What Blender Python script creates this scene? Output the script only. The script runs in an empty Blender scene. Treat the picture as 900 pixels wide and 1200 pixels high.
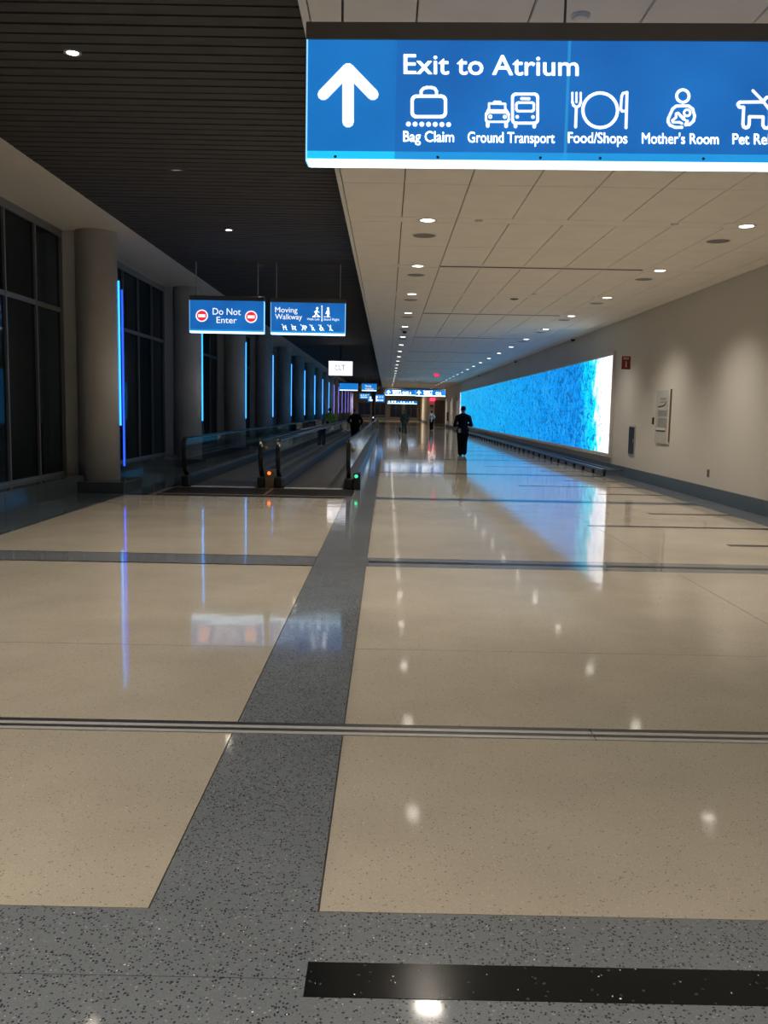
import bpy, bmesh, math, random
from mathutils import Vector, Matrix
sc = bpy.context.scene
C = sc.collection
PI = math.pi
random.seed(7)

# ------------------------------------------------------------------ camera (x right, y down the concourse, z up)
EYE = Vector((0, 0, 1.6))
F = 1040.0                                    # focal length in pixels of the 900x1200 frame
YAW, PITCH, ROLL = 0.00166070, 0.11397934, 0.019
CAMR = Matrix.Rotation(YAW, 3, 'Z') @ Matrix.Rotation(PI / 2 - PITCH, 3, 'X') @ Matrix.Rotation(ROLL, 3, 'Z')
cam = bpy.data.cameras.new('camera'); cam.sensor_fit = 'VERTICAL'; cam.sensor_height = 36; cam.lens = 36 * F / 1200
cam.clip_end = 500; cam.clip_start = 0.05
camo = bpy.data.objects.new('camera', cam); C.objects.link(camo)
camo.location = EYE; camo.rotation_euler = CAMR.to_euler(); sc.camera = camo

# ------------------------------------------------------------------ world: night outside
w = bpy.data.worlds.new('night'); sc.world = w; w.use_nodes = True
w.node_tree.nodes['Background'].inputs[0].default_value = (0.012, 0.015, 0.018, 1)
w.node_tree.nodes['Background'].inputs[1].default_value = 1.0
sc.view_settings.view_transform = 'Standard'; sc.view_settings.look = 'None'
sc.view_settings.exposure = 0.0; sc.view_settings.gamma = 1; sc.view_settings.use_curve_mapping = False
sc.cycles.max_bounces = 8; sc.cycles.diffuse_bounces = 4; sc.cycles.glossy_bounces = 5
sc.cycles.transparent_max_bounces = 24; sc.cycles.sample_clamp_indirect = 6
sc.cycles.caustics_reflective = False; sc.cycles.caustics_refractive = False

DOWN_W = 440.0       # watts of a downlight in the white ceiling
DARK_W = 430.0       # watts of a downlight in the dark ceiling
ART = 1.3          # strength of the screen wall
WARM = (1.0, 0.89, 0.76)

# ------------------------------------------------------------------ dimensions
WX = 6.2             # right wall
ZC = 4.1             # white ceiling
XD = -0.57           # edge of white ceiling
ZD = 4.78            # dark ceiling and soffit
XS = -4.74           # edge of the soffit
XG = -6.1            # window plane
YB, YE = -4.0, 150.0
COL0, COLP = 16.9, 7.55

# ------------------------------------------------------------------ materials
def mat(name, col=(.5, .5, .5), rough=.5, metal=0, emit=None, es=0, spec=.5):
    m = bpy.data.materials.new(name); m.use_nodes = True
    b = m.node_tree.nodes['Principled BSDF']
    b.inputs['Base Color'].default_value = (*col, 1); b.inputs['Roughness'].default_value = rough
    b.inputs['Metallic'].default_value = metal; b.inputs['Specular IOR Level'].default_value = spec
    if emit:
        b.inputs['Emission Color'].default_value = (*emit, 1); b.inputs['Emission Strength'].default_value = es
    return m
def N(m, t, **kw):
    n = m.node_tree.nodes.new(t)
    for k, v in kw.items():
        if k in n.inputs: n.inputs[k].default_value = v
        else: setattr(n, k, v)
    return n
def L(m, a, b): m.node_tree.links.new(a, b)
def bsdf(m): return m.node_tree.nodes['Principled BSDF']
def coords(m, scale=(1, 1, 1), kind='Object'):
    t = N(m, 'ShaderNodeNewGeometry') if kind == 'World' else N(m, 'ShaderNodeTexCoord')
    mp = N(m, 'ShaderNodeMapping'); mp.inputs['Scale'].default_value = scale
    L(m, t.outputs['Position' if kind == 'World' else kind], mp.inputs['Vector'])
    return mp.outputs[0]
def ramp(m, fac, stops, interp='LINEAR'):
    r = N(m, 'ShaderNodeValToRGB'); cr = r.color_ramp; cr.interpolation = interp
    while len(cr.elements) < len(stops): cr.elements.new(0.5)
    for e, (p, c) in zip(cr.elements, stops): e.position = p; e.color = (*c, 1) if len(c) == 3 else c
    L(m, fac, r.inputs[0]); return r.outputs[0]
def mix(m, f, a, b, mode='MIX'):
    n = N(m, 'ShaderNodeMix', data_type='RGBA', blend_type=mode)
    for s, v in ((n.inputs[0], f), (n.inputs[6], a), (n.inputs[7], b)):
        if isinstance(v, bpy.types.NodeSocket): L(m, v, s)
        elif isinstance(v, (int, float)): s.default_value = v
        else: s.default_value = (*v, 1)
    return n.outputs[2]
def math_(m, op, a, b=0.0):
    n = N(m, 'ShaderNodeMath', operation=op)
    for s, v in zip(n.inputs, (a, b)):
        if isinstance(v, bpy.types.NodeSocket): L(m, v, s)
        else: s.default_value = v
    return n.outputs[0]
def g3(v): return (v, v, v)

def terrazzo(name, base, dark, light, scale, dens, ldens, rough=.06, spark=.004):
    m = mat(name, base, rough)
    p = coords(m, kind='World')
    wn = N(m, 'ShaderNodeTexNoise', Scale=scale * .9, Detail=1.0); L(m, p, wn.inputs['Vector'])
    vmix = N(m, 'ShaderNodeVectorMath', operation='SCALE'); L(m, wn.outputs['Color'], vmix.inputs[0]); vmix.inputs['Scale'].default_value = .9 / scale
    vadd = N(m, 'ShaderNodeVectorMath', operation='ADD'); L(m, p, vadd.inputs[0]); L(m, vmix.outputs[0], vadd.inputs[1])
    v = N(m, 'ShaderNodeTexVoronoi', Scale=scale); L(m, vadd.outputs[0], v.inputs['Vector'])
    sx = N(m, 'ShaderNodeSeparateColor'); L(m, v.outputs['Color'], sx.inputs[0])
    inner = math_(m, 'LESS_THAN', v.outputs['Distance'], 0.42)
    d = math_(m, 'MULTIPLY', math_(m, 'LESS_THAN', sx.outputs[0], dens), inner)
    l = math_(m, 'MULTIPLY', math_(m, 'GREATER_THAN', sx.outputs[1], 1 - ldens), inner)
    v2 = N(m, 'ShaderNodeTexVoronoi', Scale=scale * 2.3); L(m, p, v2.inputs['Vector'])
    s2 = N(m, 'ShaderNodeSeparateColor'); L(m, v2.outputs['Color'], s2.inputs[0])
    nz = N(m, 'ShaderNodeTexNoise', Scale=1.3, Detail=4.0); L(m, p, nz.inputs['Vector'])
    tone = ramp(m, nz.outputs[0], [(.3, tuple(c * .9 for c in base)), (.7, tuple(min(1, c * 1.07) for c in base))])
    tone = mix(m, math_(m, 'MULTIPLY', s2.outputs[2], .22), tone, dark)
    c1 = mix(m, math_(m, 'MULTIPLY', d, .85), tone, dark)
    c2 = mix(m, math_(m, 'MULTIPLY', l, .7), c1, light)
    sp = math_(m, 'MULTIPLY', math_(m, 'LESS_THAN', s2.outputs[1], spark), inner)
    c3 = mix(m, sp, c2, (.95, .95, .95))
    L(m, c3, bsdf(m).inputs['Base Color'])
    n2 = N(m, 'ShaderNodeTexNoise', Scale=2.2, Detail=5.0); L(m, p, n2.inputs['Vector'])
    rr = N(m, 'ShaderNodeMapRange'); rr.inputs['To Min'].default_value = rough * .75; rr.inputs['To Max'].default_value = rough * 1.35
    L(m, n2.outputs[0], rr.inputs[0]); L(m, rr.outputs[0], bsdf(m).inputs['Roughness'])
    bn = N(m, 'ShaderNodeTexNoise', Scale=2.6, Detail=1.0); L(m, p, bn.inputs['Vector'])
    bp = N(m, 'ShaderNodeBump', Strength=.10, Distance=.012); L(m, bn.outputs[0], bp.inputs['Height']); L(m, bp.outputs[0], bsdf(m).inputs['Normal'])
    return m
M = {}
M['tan'] = terrazzo('tan terrazzo', (.515, .470, .385), (.16, .12, .08), (.62, .57, .47), 135, .05, .03)
M['granite'] = terrazzo('grey granite terrazzo', (.20, .222, .245), (.018, .018, .022), (.34, .36, .39), 105, .34, .06, .07)
M['inlay'] = terrazzo('black inlay', (.007, .009, .010), (.003, .003, .003), (.07, .08, .08), 90, .2, .03, .16, .004)
bsdf(M['inlay']).inputs['Specular IOR Level'].default_value = .2
M['darkstone'] = terrazzo('dark stone border', (.075, .095, .11), (.02, .02, .025), (.18, .2, .22), 95, .15, .05)
def noisy(name, base, rough, sc_=8, amt=.06, bump=0, **k):
    m = mat(name, base, rough, **k); p = coords(m, kind='World')
    n = N(m, 'ShaderNodeTexNoise', Scale=sc_, Detail=5.0); L(m, p, n.inputs['Vector'])
    L(m, ramp(m, n.outputs[0], [(.3, tuple(c * (1 - amt) for c in base)), (.7, tuple(min(1, c * (1 + amt)) for c in base))]), bsdf(m).inputs['Base Color'])
    if bump:
        b = N(m, 'ShaderNodeBump', Strength=bump, Distance=.004); n3 = N(m, 'ShaderNodeTexNoise', Scale=160, Detail=3.0)
        L(m, p, n3.inputs['Vector']); L(m, n3.outputs[0], b.inputs['Height']); L(m, b.outputs[0], bsdf(m).inputs['Normal'])
    return m
M['wall'] = noisy('painted wall', (.55, .53, .49), .6, .6, .03)
M['tile'] = noisy('acoustic tile', (.80, .76, .70), .9, 3, .03, .15)
M['seam'] = mat('ceiling seam', (.10, .095, .09), .8)
M['soffit'] = noisy('soffit paint', (.74, .71, .66), .7, 1, .03)
M['column'] = noisy('column paint', (.62, .61, .60), .45, 2, .05)
M['baffle'] = noisy('dark baffle', (.060, .058, .058), .75, 4, .12)
M['deck'] = mat('dark deck', (.03, .03, .03), .9)
M['base'] = noisy('slate baseboard', (.075, .105, .135), .4, 3, .06)
M['black'] = mat('black plastic', (.012, .012, .013), .35)
M['rubber'] = mat('black rubber', (.012, .012, .013), .22)
M['steel'] = noisy('brushed steel', (.42, .42, .43), .28, 30, .08, metal=1)
M['dsteel'] = noisy('dark steel', (.14, .14, .145), .38, 30, .1, metal=1)
M['alum'] = noisy('aluminium', (.55, .55, .54), .4, 30, .06, metal=.35)
M['frame'] = mat('window frame', (.20, .21, .22), .45, .3)
M['fin'] = mat('outer fin', (.34, .35, .34), .6)
M['caulk'] = mat('pale joint', (.42, .45, .48), .7)
M['white'] = mat('white paint', (.75, .74, .71), .5)
M['housing'] = noisy('sign housing', (.16, .15, .14), .45, 10, .05, metal=.3)
M['glow'] = mat('sign white', (.9, .9, .9), .5, emit=(.95, .98, 1), es=1.12)
M['bar'] = mat('sign light bar', (.9, .9, .9), .5, emit=(.62, .90, 1), es=2.4)
M['edge'] = mat('sign edge', (.2, .5, .8), .5, emit=(.25, .62, 1), es=1.2)
M['red'] = mat('sign red', (.6, .02, .02), .5, emit=(.85, .03, .05), es=1.0)
M['lens'] = mat('lamp lens', (1, 1, 1), .3, emit=(1, .92, .80), es=8)
M['lens2'] = mat('lamp lens small', (1, 1, 1), .3, emit=(1, .88, .70), es=22)
M['screenwhite'] = mat('white screen', (.9, .9, .9), .3, emit=(.93, .92, 1), es=1.1)
M['logo'] = mat('grey logo', (.1, .12, .15), .5, emit=(.50, .60, .75), es=.35)
M['redled'] = mat('red led', (.5, .05, .02), .3, emit=(1, .10, .02), es=3.5)
M['greenled'] = mat('green led', (.05, .5, .2), .3, emit=(.03, .9, .30), es=2)
M['exitred'] = mat('exit red', (.5, .02, .05), .3, emit=(1, .03, .09), es=3.0)
M['signred'] = mat('extinguisher red', (.22, .015, .012), .5)
M['wood'] = noisy('brown door', (.055, .035, .025), .5, 12, .2)
M['tanwall'] = noisy('warm wall', (.52, .44, .33), .6, 1, .04)
M['sensor'] = mat('grey plastic', (.16, .15, .14), .5)
def led(name, c, s): return mat(name, c, .4, emit=c, es=s)
M['led_cyan'] = led('cyan led', (.03, .36, 1.0), 2.4)
M['led_blue'] = led('deep blue led', (.015, .07, .9), 2.2)
M['led_azure'] = led('azure led', (.04, .27, 1.0), 3.6)
M['led_violet'] = led('violet led', (.20, .17, .80), 1.9)
M['led_pale'] = led('pale led', (.25, .33, .45), .35)
def glassmat(name, tint, ior=1.5, refl=(1, 1, 1)):
    m = bpy.data.materials.new(name); m.use_nodes = True; nt = m.node_tree; nt.nodes.clear()
    o = nt.nodes.new('ShaderNodeOutputMaterial'); t = nt.nodes.new('ShaderNodeBsdfTransparent'); g = nt.nodes.new('ShaderNodeBsdfGlossy')
    t.inputs[0].default_value = (*tint, 1); g.inputs[0].default_value = (*refl, 1); g.inputs['Roughness'].default_value = .01
    fr = nt.nodes.new('ShaderNodeFresnel'); fr.inputs[0].default_value = ior; mx = nt.nodes.new('ShaderNodeMixShader')
    ge = nt.nodes.new('ShaderNodeNewGeometry'); sb = nt.nodes.new('ShaderNodeMath'); sb.operation = 'SUBTRACT'; sb.inputs[0].default_value = 1; mu = nt.nodes.new('ShaderNodeMath'); mu.operation = 'MULTIPLY'
    # one reflection per pane: the far face of the thin glass only transmits
    nt.links.new(ge.outputs['Backfacing'], sb.inputs[1]); nt.links.new(sb.outputs[0], mu.inputs[0]); nt.links.new(fr.outputs[0], mu.inputs[1])
    nt.links.new(mu.outputs[0], mx.inputs[0]); nt.links.new(t.outputs[0], mx.inputs[1]); nt.links.new(g.outputs[0], mx.inputs[2]); nt.links.new(mx.outputs[0], o.inputs[0])
    return m
M['glass'] = glassmat('balustrade glass', (.95, .98, .98), 1.5, (.8, .9, .95))
M['pane'] = glassmat('window glass', (.62, .66, .68), 1.45, (.35, .38, .42))
M['exterior'] = mat('night ground', (.02, .022, .025), .9)

# screen wall picture: white sand edge, cyan surf, deep to lighter blue with dark drifting flecks
def art_mat():
    m = mat('screen wall', (.0, .0, .0), .5, spec=.1)
    pos = coords(m, kind='World'); sep = N(m, 'ShaderNodeSeparateXYZ'); L(m, pos, sep.inputs[0])
    n0 = N(m, 'ShaderNodeTexNoise', Scale=2.4, Detail=5.0); L(m, pos, n0.inputs['Vector'])
    y = math_(m, 'ADD', sep.outputs[1], math_(m, 'MULTIPLY', math_(m, 'SUBTRACT', n0.outputs[0], .5), 3.6))
    y = math_(m, 'ADD', y, math_(m, 'MULTIPLY', math_(m, 'SUBTRACT', sep.outputs[2], 1.9), -.22))
    t = math_(m, 'DIVIDE', math_(m, 'SUBTRACT', y, 24.5), 51.5)
    col = ramp(m, t, [(0, (1, 1, 1)), (.033, (.72, .80, 1)), (.042, (.0, .62, .80)), (.062, (.0, .50, .88)), (.080, (.0, .24, .74)), (.20, (.0, .27, .76)),
                      (.42, (.0, .35, .80)), (.80, (.0, .39, .80)), (.975, (.0, .50, .9)), (.99, (.9, .7, .9)), (1, (1, .95, 1))])
    # pale vertical filaments
    mp = N(m, 'ShaderNodeMapping'); mp.inputs['Scale'].default_value = (1, 3.4, .9); L(m, pos, mp.inputs['Vector'])
    n1 = N(m, 'ShaderNodeTexNoise', Scale=1.5, Detail=3.0, Distortion=1.2); L(m, mp.outputs[0], n1.inputs['Vector'])
    blue = math_(m, 'GREATER_THAN', t, .045)
    lite = ramp(m, n1.outputs[0], [(.52, g3(0)), (.66, g3(1))])
    col = mix(m, math_(m, 'MULTIPLY', math_(m, 'MULTIPLY', lite, blue), .28), col, (.10, .62, 1.0))
    # dark drifting flecks, short and curled
    vm = N(m, 'ShaderNodeMapping'); vm.inputs['Scale'].default_value = (1, 1.4, 2.4); vm.inputs['Rotation'].default_value = (.6, 0, 0); L(m, pos, vm.inputs['Vector'])
    n3 = N(m, 'ShaderNodeTexNoise', Scale=2.7, Detail=2.0, Distortion=1.4); L(m, vm.outputs[0], n3.inputs['Vector'])
    fleck = ramp(m, n3.outputs[0], [(.525, g3(0)), (.57, g3(1))])
    n5 = N(m, 'ShaderNodeTexNoise', Scale=1.5, Detail=2.0, Distortion=2.5); L(m, vm.outputs[0], n5.inputs['Vector'])
    line = math_(m, 'LESS_THAN', math_(m, 'ABSOLUTE', math_(m, 'SUBTRACT', n5.outputs[0], .5)), .016)
    n4 = N(m, 'ShaderNodeTexNoise', Scale=1.7, Detail=1.0); L(m, pos, n4.inputs['Vector'])
    line = math_(m, 'MULTIPLY', line, math_(m, 'GREATER_THAN', n4.outputs[0], .55))
    dark = mix(m, blue, (.16, .20, .26), (.0, .075, .27))
    col = mix(m, math_(m, 'MULTIPLY', math_(m, 'MAXIMUM', math_(m, 'MULTIPLY', fleck, math_(m, 'ADD', math_(m, 'MULTIPLY', blue, .65), .35)), line), .80), col, dark)
    L(m, col, bsdf(m).inputs['Emission Color'])
    st = N(m, 'ShaderNodeMapRange'); st.inputs['From Min'].default_value = .03; st.inputs['From Max'].default_value = .09
    st.inputs['To Min'].default_value = ART * 1.2; st.inputs['To Max'].default_value = ART
    L(m, t, st.inputs[0]); L(m, st.outputs[0], bsdf(m).inputs['Emission Strength'])
    return m
M['art'] = art_mat()

def signblue(name, hatch_u=None, s=1.0, band=.06):
    """blue back-lit panel; object space x = along, z = up; fine diagonal hatching in the arrow field and the foot band"""
    m = mat(name, (.01, .1, .3), .35)
    tc = N(m, 'ShaderNodeTexCoord'); sp = N(m, 'ShaderNodeSeparateXYZ'); L(m, tc.outputs['Object'], sp.inputs[0])
    n = N(m, 'ShaderNodeTexNoise', Scale=1.6, Detail=2.0); L(m, tc.outputs['Object'], n.inputs['Vector'])
    base = ramp(m, n.outputs[0], [(.3, (.008, .105, .39)), (.7, (.012, .155, .52))])
    diag = math_(m, 'FRACT', math_(m, 'MULTIPLY', math_(m, 'SUBTRACT', sp.outputs[0], sp.outputs[2]), 72))
    hatch = math_(m, 'GREATER_THAN', diag, .55)
    if hatch_u:
        left = math_(m, 'LESS_THAN', sp.outputs[0], hatch_u)
        base = mix(m, math_(m, 'MULTIPLY', left, math_(m, 'MULTIPLY', hatch, .45)), base, (.01, .33, .80))
    foot = math_(m, 'LESS_THAN', sp.outputs[2], band)
    footc = mix(m, math_(m, 'MULTIPLY', hatch, .8), (.006, .17, .60), (.03, .55, .95))
    if hatch_u: footc = mix(m, left, footc, (.015, .60, .98))
    col = mix(m, foot, base, footc)
    if hatch_u:
        seam = math_(m, 'LESS_THAN', math_(m, 'ABSOLUTE', math_(m, 'SUBTRACT', sp.outputs[0], 1.39)), .008)
        col = mix(m, math_(m, 'MULTIPLY', seam, .28), col, (.05, .6, 1))
    L(m, col, bsdf(m).inputs['Emission Color']); bsdf(m).inputs['Emission Strength'].default_value = s
    return m
M['blue'] = signblue('big sign blue', .475, 1.0, .052)
M['blue2'] = signblue('sign blue', None, 1.0, .075)
M['blue3'] = mat('far sign blue', (.01, .1, .3), .4, emit=(.01, .22, .72), es=.9)
M['screenblue'] = mat('far screen blue', (.01, .1, .3), .4, emit=(.05, .32, .85), es=1.0)

# ------------------------------------------------------------------ object helpers
def link(name, me, m=None, parent=None, loc=None):
    o = bpy.data.objects.new(name, me); C.objects.link(o)
    if m is not None and me is not None and len(me.materials) == 0: me.materials.append(m)
    if parent: o.parent = parent
    if loc: o.location = loc
    return o
def empty(name, loc=(0, 0, 0), rz=0, parent=None):
    o = bpy.data.objects.new(name, None); C.objects.link(o); o.location = loc; o.rotation_euler = (0, 0, rz)
    o.empty_display_size = .1
    if parent: o.parent = parent
    return o
def tag(o, label, cat, group=None):
    o['label'] = label; o['category'] = cat
    if group: o['group'] = group
    return o
def struct(o, label=None):
    o['kind'] = 'structure'
    if label: o['label'] = label
    return o
BOXF = [(0, 3, 2, 1), (4, 5, 6, 7), (0, 1, 5, 4), (1, 2, 6, 5), (2, 3, 7, 6), (3, 0, 4, 7)]
def boxdata(V, Fc, x0, x1, y0, y1, z0, z1):
    b = len(V)
    V += [(x0, y0, z0), (x1, y0, z0), (x1, y1, z0), (x0, y1, z0), (x0, y0, z1), (x1, y0, z1), (x1, y1, z1), (x0, y1, z1)]
    Fc += [tuple(b + i for i in f) for f in BOXF]
def mesh(name, V, Fc, smooth=False):
    me = bpy.data.meshes.new(name); me.from_pydata(V, [], Fc); me.update()
    if smooth:
        me.polygons.foreach_set('use_smooth', [True] * len(me.polygons))
    return me
def box(name, x0, x1, y0, y1, z0, z1, m, parent=None, bevel=0):
    bx = bmesh.new(); V, Fc = [], []
    boxdata(V, Fc, x0, x1, y0, y1, z0, z1)
    vs = [bx.verts.new(v) for v in V]
    for f in Fc: bx.faces.new([vs[i] for i in f])
    if bevel: bmesh.ops.bevel(bx, geom=bx.edges[:], offset=bevel, segments=2, affect='EDGES', profile=.5)
    me = bpy.data.meshes.new(name); bx.to_mesh(me); bx.free()
    return link(name, me, m, parent)
def boxes(name, lst, m, parent=None):
    V, Fc = [], []
    for b in lst: boxdata(V, Fc, *b)
    return link(name, mesh(name, V, Fc), m, parent)
def lathe(prof, seg=24, cx=0, cy=0):
    V, Fc = [], []
    for r, z in prof:
        for i in range(seg):
            a = 2 * PI * i / seg; V.append((cx + r * math.cos(a), cy + r * math.sin(a), z))
    for k in range(len(prof) - 1):
        for i in range(seg):
            j = (i + 1) % seg; Fc.append((k * seg + i, k * seg + j, (k + 1) * seg + j, (k + 1) * seg + i))
    Fc.append(tuple(range(seg))[::-1]); Fc.append(tuple((len(prof) - 1) * seg + i for i in range(seg)))
    return V, Fc
def lathe_obj(name, prof, m, parent=None, seg=24, cx=0, cy=0, smooth=True):
    V, Fc = lathe(prof, seg, cx, cy)
    o = link(name, mesh(name, V, Fc, smooth), m, parent)
    return o
def sweep(name, pts, wd, th, m, parent=None, seg=8, close=True):
    """sweep a rounded section along a path lying in a plane x = const"""
    V, Fc = [], []; n = len(pts)
    for i, p in enumerate(pts):
        a = Vector(pts[max(0, i - 1)]); b = Vector(pts[min(n - 1, i + 1)]); t = (b - a).normalized(); side = Vector((1, 0, 0)); up = side.cross(t)
        for k in range(seg):
            an = 2 * PI * k / seg + PI / seg
            V.append(tuple(Vector(p) + side * (wd * max(-.5, min(.5, .62 * math.cos(an)))) + up * (th * max(-.5, min(.5, .62 * math.sin(an))))))
    for i in range(n - 1):
        for k in range(seg):
            j = (k + 1) % seg; Fc.append((i * seg + k, i * seg + j, (i + 1) * seg + j, (i + 1) * seg + k))
    Fc.append(tuple(range(seg))[::-1]); Fc.append(tuple((n - 1) * seg + k for k in range(seg)))
    return link(name, mesh(name, V, Fc), m, parent)
def rod(name, p0, p1, r, m, parent=None, seg=10):
    p0 = Vector(p0); p1 = Vector(p1); d = (p1 - p0); q = d.to_track_quat('Z', 'Y')
    V, Fc = lathe([(r, 0), (r, d.length)], seg)
    V = [tuple(p0 + q @ Vector(v)) for v in V]
    return link(name, mesh(name, V, Fc, False), m, parent)
def spot(loc, watts, col, size=2.1, blend=1.0, parent=None, rad=.12):
    l = bpy.data.lights.new('lamp_light', 'SPOT'); l.energy = watts; l.color = col; l.spot_size = size; l.spot_blend = blend; l.shadow_soft_size = rad
    o = bpy.data.objects.new('lamp_light', l); C.objects.link(o); o.location = loc
    if parent: o.parent = parent
    return o
def copy_tree(o, parent=None):
    c = o.copy(); C.objects.link(c); c.parent = parent
    for k in ('label', 'category', 'group'):
        if parent is None and k in c: pass
    for ch in o.children: copy_tree(ch, c)
    return c
ORD = ['first', 'second', 'third', 'fourth', 'fifth', 'sixth', 'seventh', 'eighth', 'ninth', 'tenth', 'eleventh', 'twelfth', 'thirteenth', 'fourteenth', 'fifteenth',
       'sixteenth', 'seventeenth', 'eighteenth', 'nineteenth', 'twentieth', 'twenty-first', 'twenty-second', 'twenty-third', 'twenty-fourth', 'twenty-fifth',
       'twenty-sixth', 'twenty-seventh', 'twenty-eighth', 'twenty-ninth', 'thirtieth', 'thirty-first', 'thirty-second']

# ------------------------------------------------------------------ FLOOR
floor = struct(box('floor', -7.0, 9.0, YB, YE + 4, -.10, -.022, M['seam']), 'polished terrazzo concourse floor')
G = .003
def slab(name, x0, x1, y0, y1, m, gy=G, gx=G):
    o = box(name, x0 + gx, x1 - gx, y0 + gy, y1 - gy, -.022, 0, m, floor, bevel=0)
    return o
XA, XB, XR, XL = -.735, -.19, 5.65, -4.70
P = 6.87
bands = [(1.35, 2.68)] + [(2.17 + P * k, 2.72 + P * k) for k in range(1, 15)]      # grey cross bands
bands[1] = (9.02, 9.57)
def bandsplit(y0, y1, extra):
    e = sorted([y0, y1] + [a for a in extra if y0 < a < y1]); return list(zip(e[:-1], e[1:]))
prev = YB
segs = []
for b in bands: segs.append((prev, b[0])); prev = b[1]
segs.append((prev, YE + 4))
EJ = (4.235, 4.395)
for (a, b) in segs:
    if a < EJ[0] < b: rows = [(a, EJ[0]), (EJ[1], 5.84), (5.84, b)]
    else: rows = [(a, b)]
    for (c, d) in rows:
        if a > 2: slab('terrazzo_slab', XB, 3.0, c, d, M['tan']); slab('terrazzo_slab', 3.0, XR, c, d, M['tan'])
        else: slab('terrazzo_slab', XB, XR, c, d, M['tan'])
        if c < 10: slab('terrazzo_slab', XL, XA, c, min(d, 16.2), M['tan'])
        slab('granite_strip', XA, XB, c, d, M['granite'], gy=0)
        slab('stone_border', XR, WX + .05, c, d, M['granite'])
slab('stone_border', -6.4, XL, YB, 4.235, M['darkstone']); slab('stone_border', -6.4, XL, 4.395, 16.2, M['darkstone'])
slab('stone_border', -6.4, -4.34, 16.2, YE, M['darkstone'])
slab('terrazzo_slab', -4.34, XA, 70.6, YE + 4, M['tan'])
slab('terrazzo_slab', WX + .05, 9, 95, YE + 4, M['tan'])
for i, (a, b) in enumerate(bands):
    if i == 0:
        slab('granite_band', XL, -.22, a, 2.34, M['granite'], gy=.0015, gx=0); slab('granite_band', XL, -.22, 2.34, b, M['granite'], gy=.0015, gx=0)
        slab('granite_band', -.22, XR, a, b, M['granite'], gy=.0015, gx=0)
    else:
        if i == 1: slab('granite_band', XL, XA, a - .05, b + .03, M['granite'])
        slab('granite_band', XA, XR, a, b, M['granite'])
    slab('stone_border', XR, WX + .05, a, b, M['granite'])
# black inlay strips, standing one millimetre proud of the ground polish
def inlay(x0, x1, y, wd=.145):
    o = box('inlay_strip', x0, x1, y - wd / 2, y + wd / 2, -.0001, .0016, M['inlay'], floor)
inlay(-.20, XR, 2.34, .155)
k = 0
for n in range(0, 50):
    y = 7.58 + 1.7175 * n
    if y > 90: break
    if n % 4 == 1: inlay(-.17, XR, y + 0.005, .11)
    elif n % 4 == 3: inlay(2.93, XR, y)
    else: inlay(4.30, XR + .02, y)
# metal expansion joint across the whole floor
ej = struct(empty('trim_1', (0, 4.315, 0)), 'metal expansion joint strip across the floor')
for x0, x1 in ((-6.2, -2.05), (-2.045, 1.06), (1.065, 4.0), (4.005, 6.2)):
    for y0, y1, mm in ((-.078, -.045, 'alum'), (-.040, -.012, 'dsteel'), (-.006, .030, 'alum'), (.036, .078, 'dsteel')):
        box('joint_rail', x0, x1, y0, y1, -.02, .003 if mm == 'alum' else .001, M[mm], ej)

# ------------------------------------------------------------------ RIGHT WALL
wr = struct(box('wall_right', WX, WX + .2, YB, 95, -.02, ZC + .08, M['wall']), 'long beige painted wall')
bb = struct(box('baseboard_right', WX - .018, WX, YB, 94.98, 0, .26, M['base'], bevel=.003), 'slate-blue baseboard')
wb = struct(box('wall_back', -6.4, WX + .2, YB - .2, YB, -.02, 5.0, M['wall']), 'wall behind the viewer')
box('end_casing', WX - .05, WX + .22, 94.9, 95.1, 0, ZC, M['white'], wr)

# ------------------------------------------------------------------ WHITE CEILING
ceil = struct(box('ceiling', XD, WX + 3, YB, YE, ZC + .028, ZC + .12, M['seam']), 'white tiled ceiling')
S = .0055
cols = [XD + .02, .14, .86, 1.575, 2.29, 3.01, 3.725, 4.44, 5.16, 5.88, WX]
rowsY = [12.05 + 3.73 * k for k in range(-4, 28)]
cache = {}
def tile(x0, x1, y0, y1, far):
    wd, ln = round(x1 - x0, 3), round(y1 - y0, 3)
    if far: farl.append((x0 + S, x1 - S, y0 + S, y1 - S, ZC, ZC + .028)); return
    if (wd, ln) not in cache:
        V, Fc = [], []; e = .004
        a, b = wd / 2 - S, ln / 2 - S
        V = [(-a + e, -b + e, 0), (a - e, -b + e, 0), (a - e, b - e, 0), (-a + e, b - e, 0)] + [(-a, -b, .006), (a, -b, .006), (a, b, .006), (-a, b, .006)] + [(-a, -b, .027), (a, -b, .027), (a, b, .027), (-a, b, .027)]
        Fc = [(0, 3, 2, 1), (8, 9, 10, 11)] + [(i, (i + 1) % 4, 4 + (i + 1) % 4, 4 + i) for i in range(4)] + [(4 + i, 4 + (i + 1) % 4, 8 + (i + 1) % 4, 8 + i) for i in range(4)]
        me = mesh('ceiling_tile', V, Fc); me.materials.append(M['tile']); cache[(wd, ln)] = me
    link('ceiling_tile', cache[(wd, ln)], None, ceil, ((x0 + x1) / 2, (y0 + y1) / 2, ZC + random.uniform(0, .0012)))
farl = []
HB = .155
for k, yc in enumerate(rowsY):
    far = yc > 27
    slot = (k - 4) % 2 == 1
    for a, b in ((XD + .02, .86), (.86, 4.38), (4.38, WX)):
        if slot and a == .86 and yc > 5:
            tile(a, b, yc - HB, yc - .035, far); tile(a, b, yc + .035, yc + HB, far)
        else: tile(a, b, yc - HB, yc + HB, far)
    nxt = yc + 3.73; mid = (yc + nxt) / 2
    for y0, y1 in ((yc + HB, mid), (mid, nxt - HB)):
        if y1 > 116: continue
        for a, b in zip(cols[:-1], cols[1:]): tile(a, b, y0, y1, far)
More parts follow.
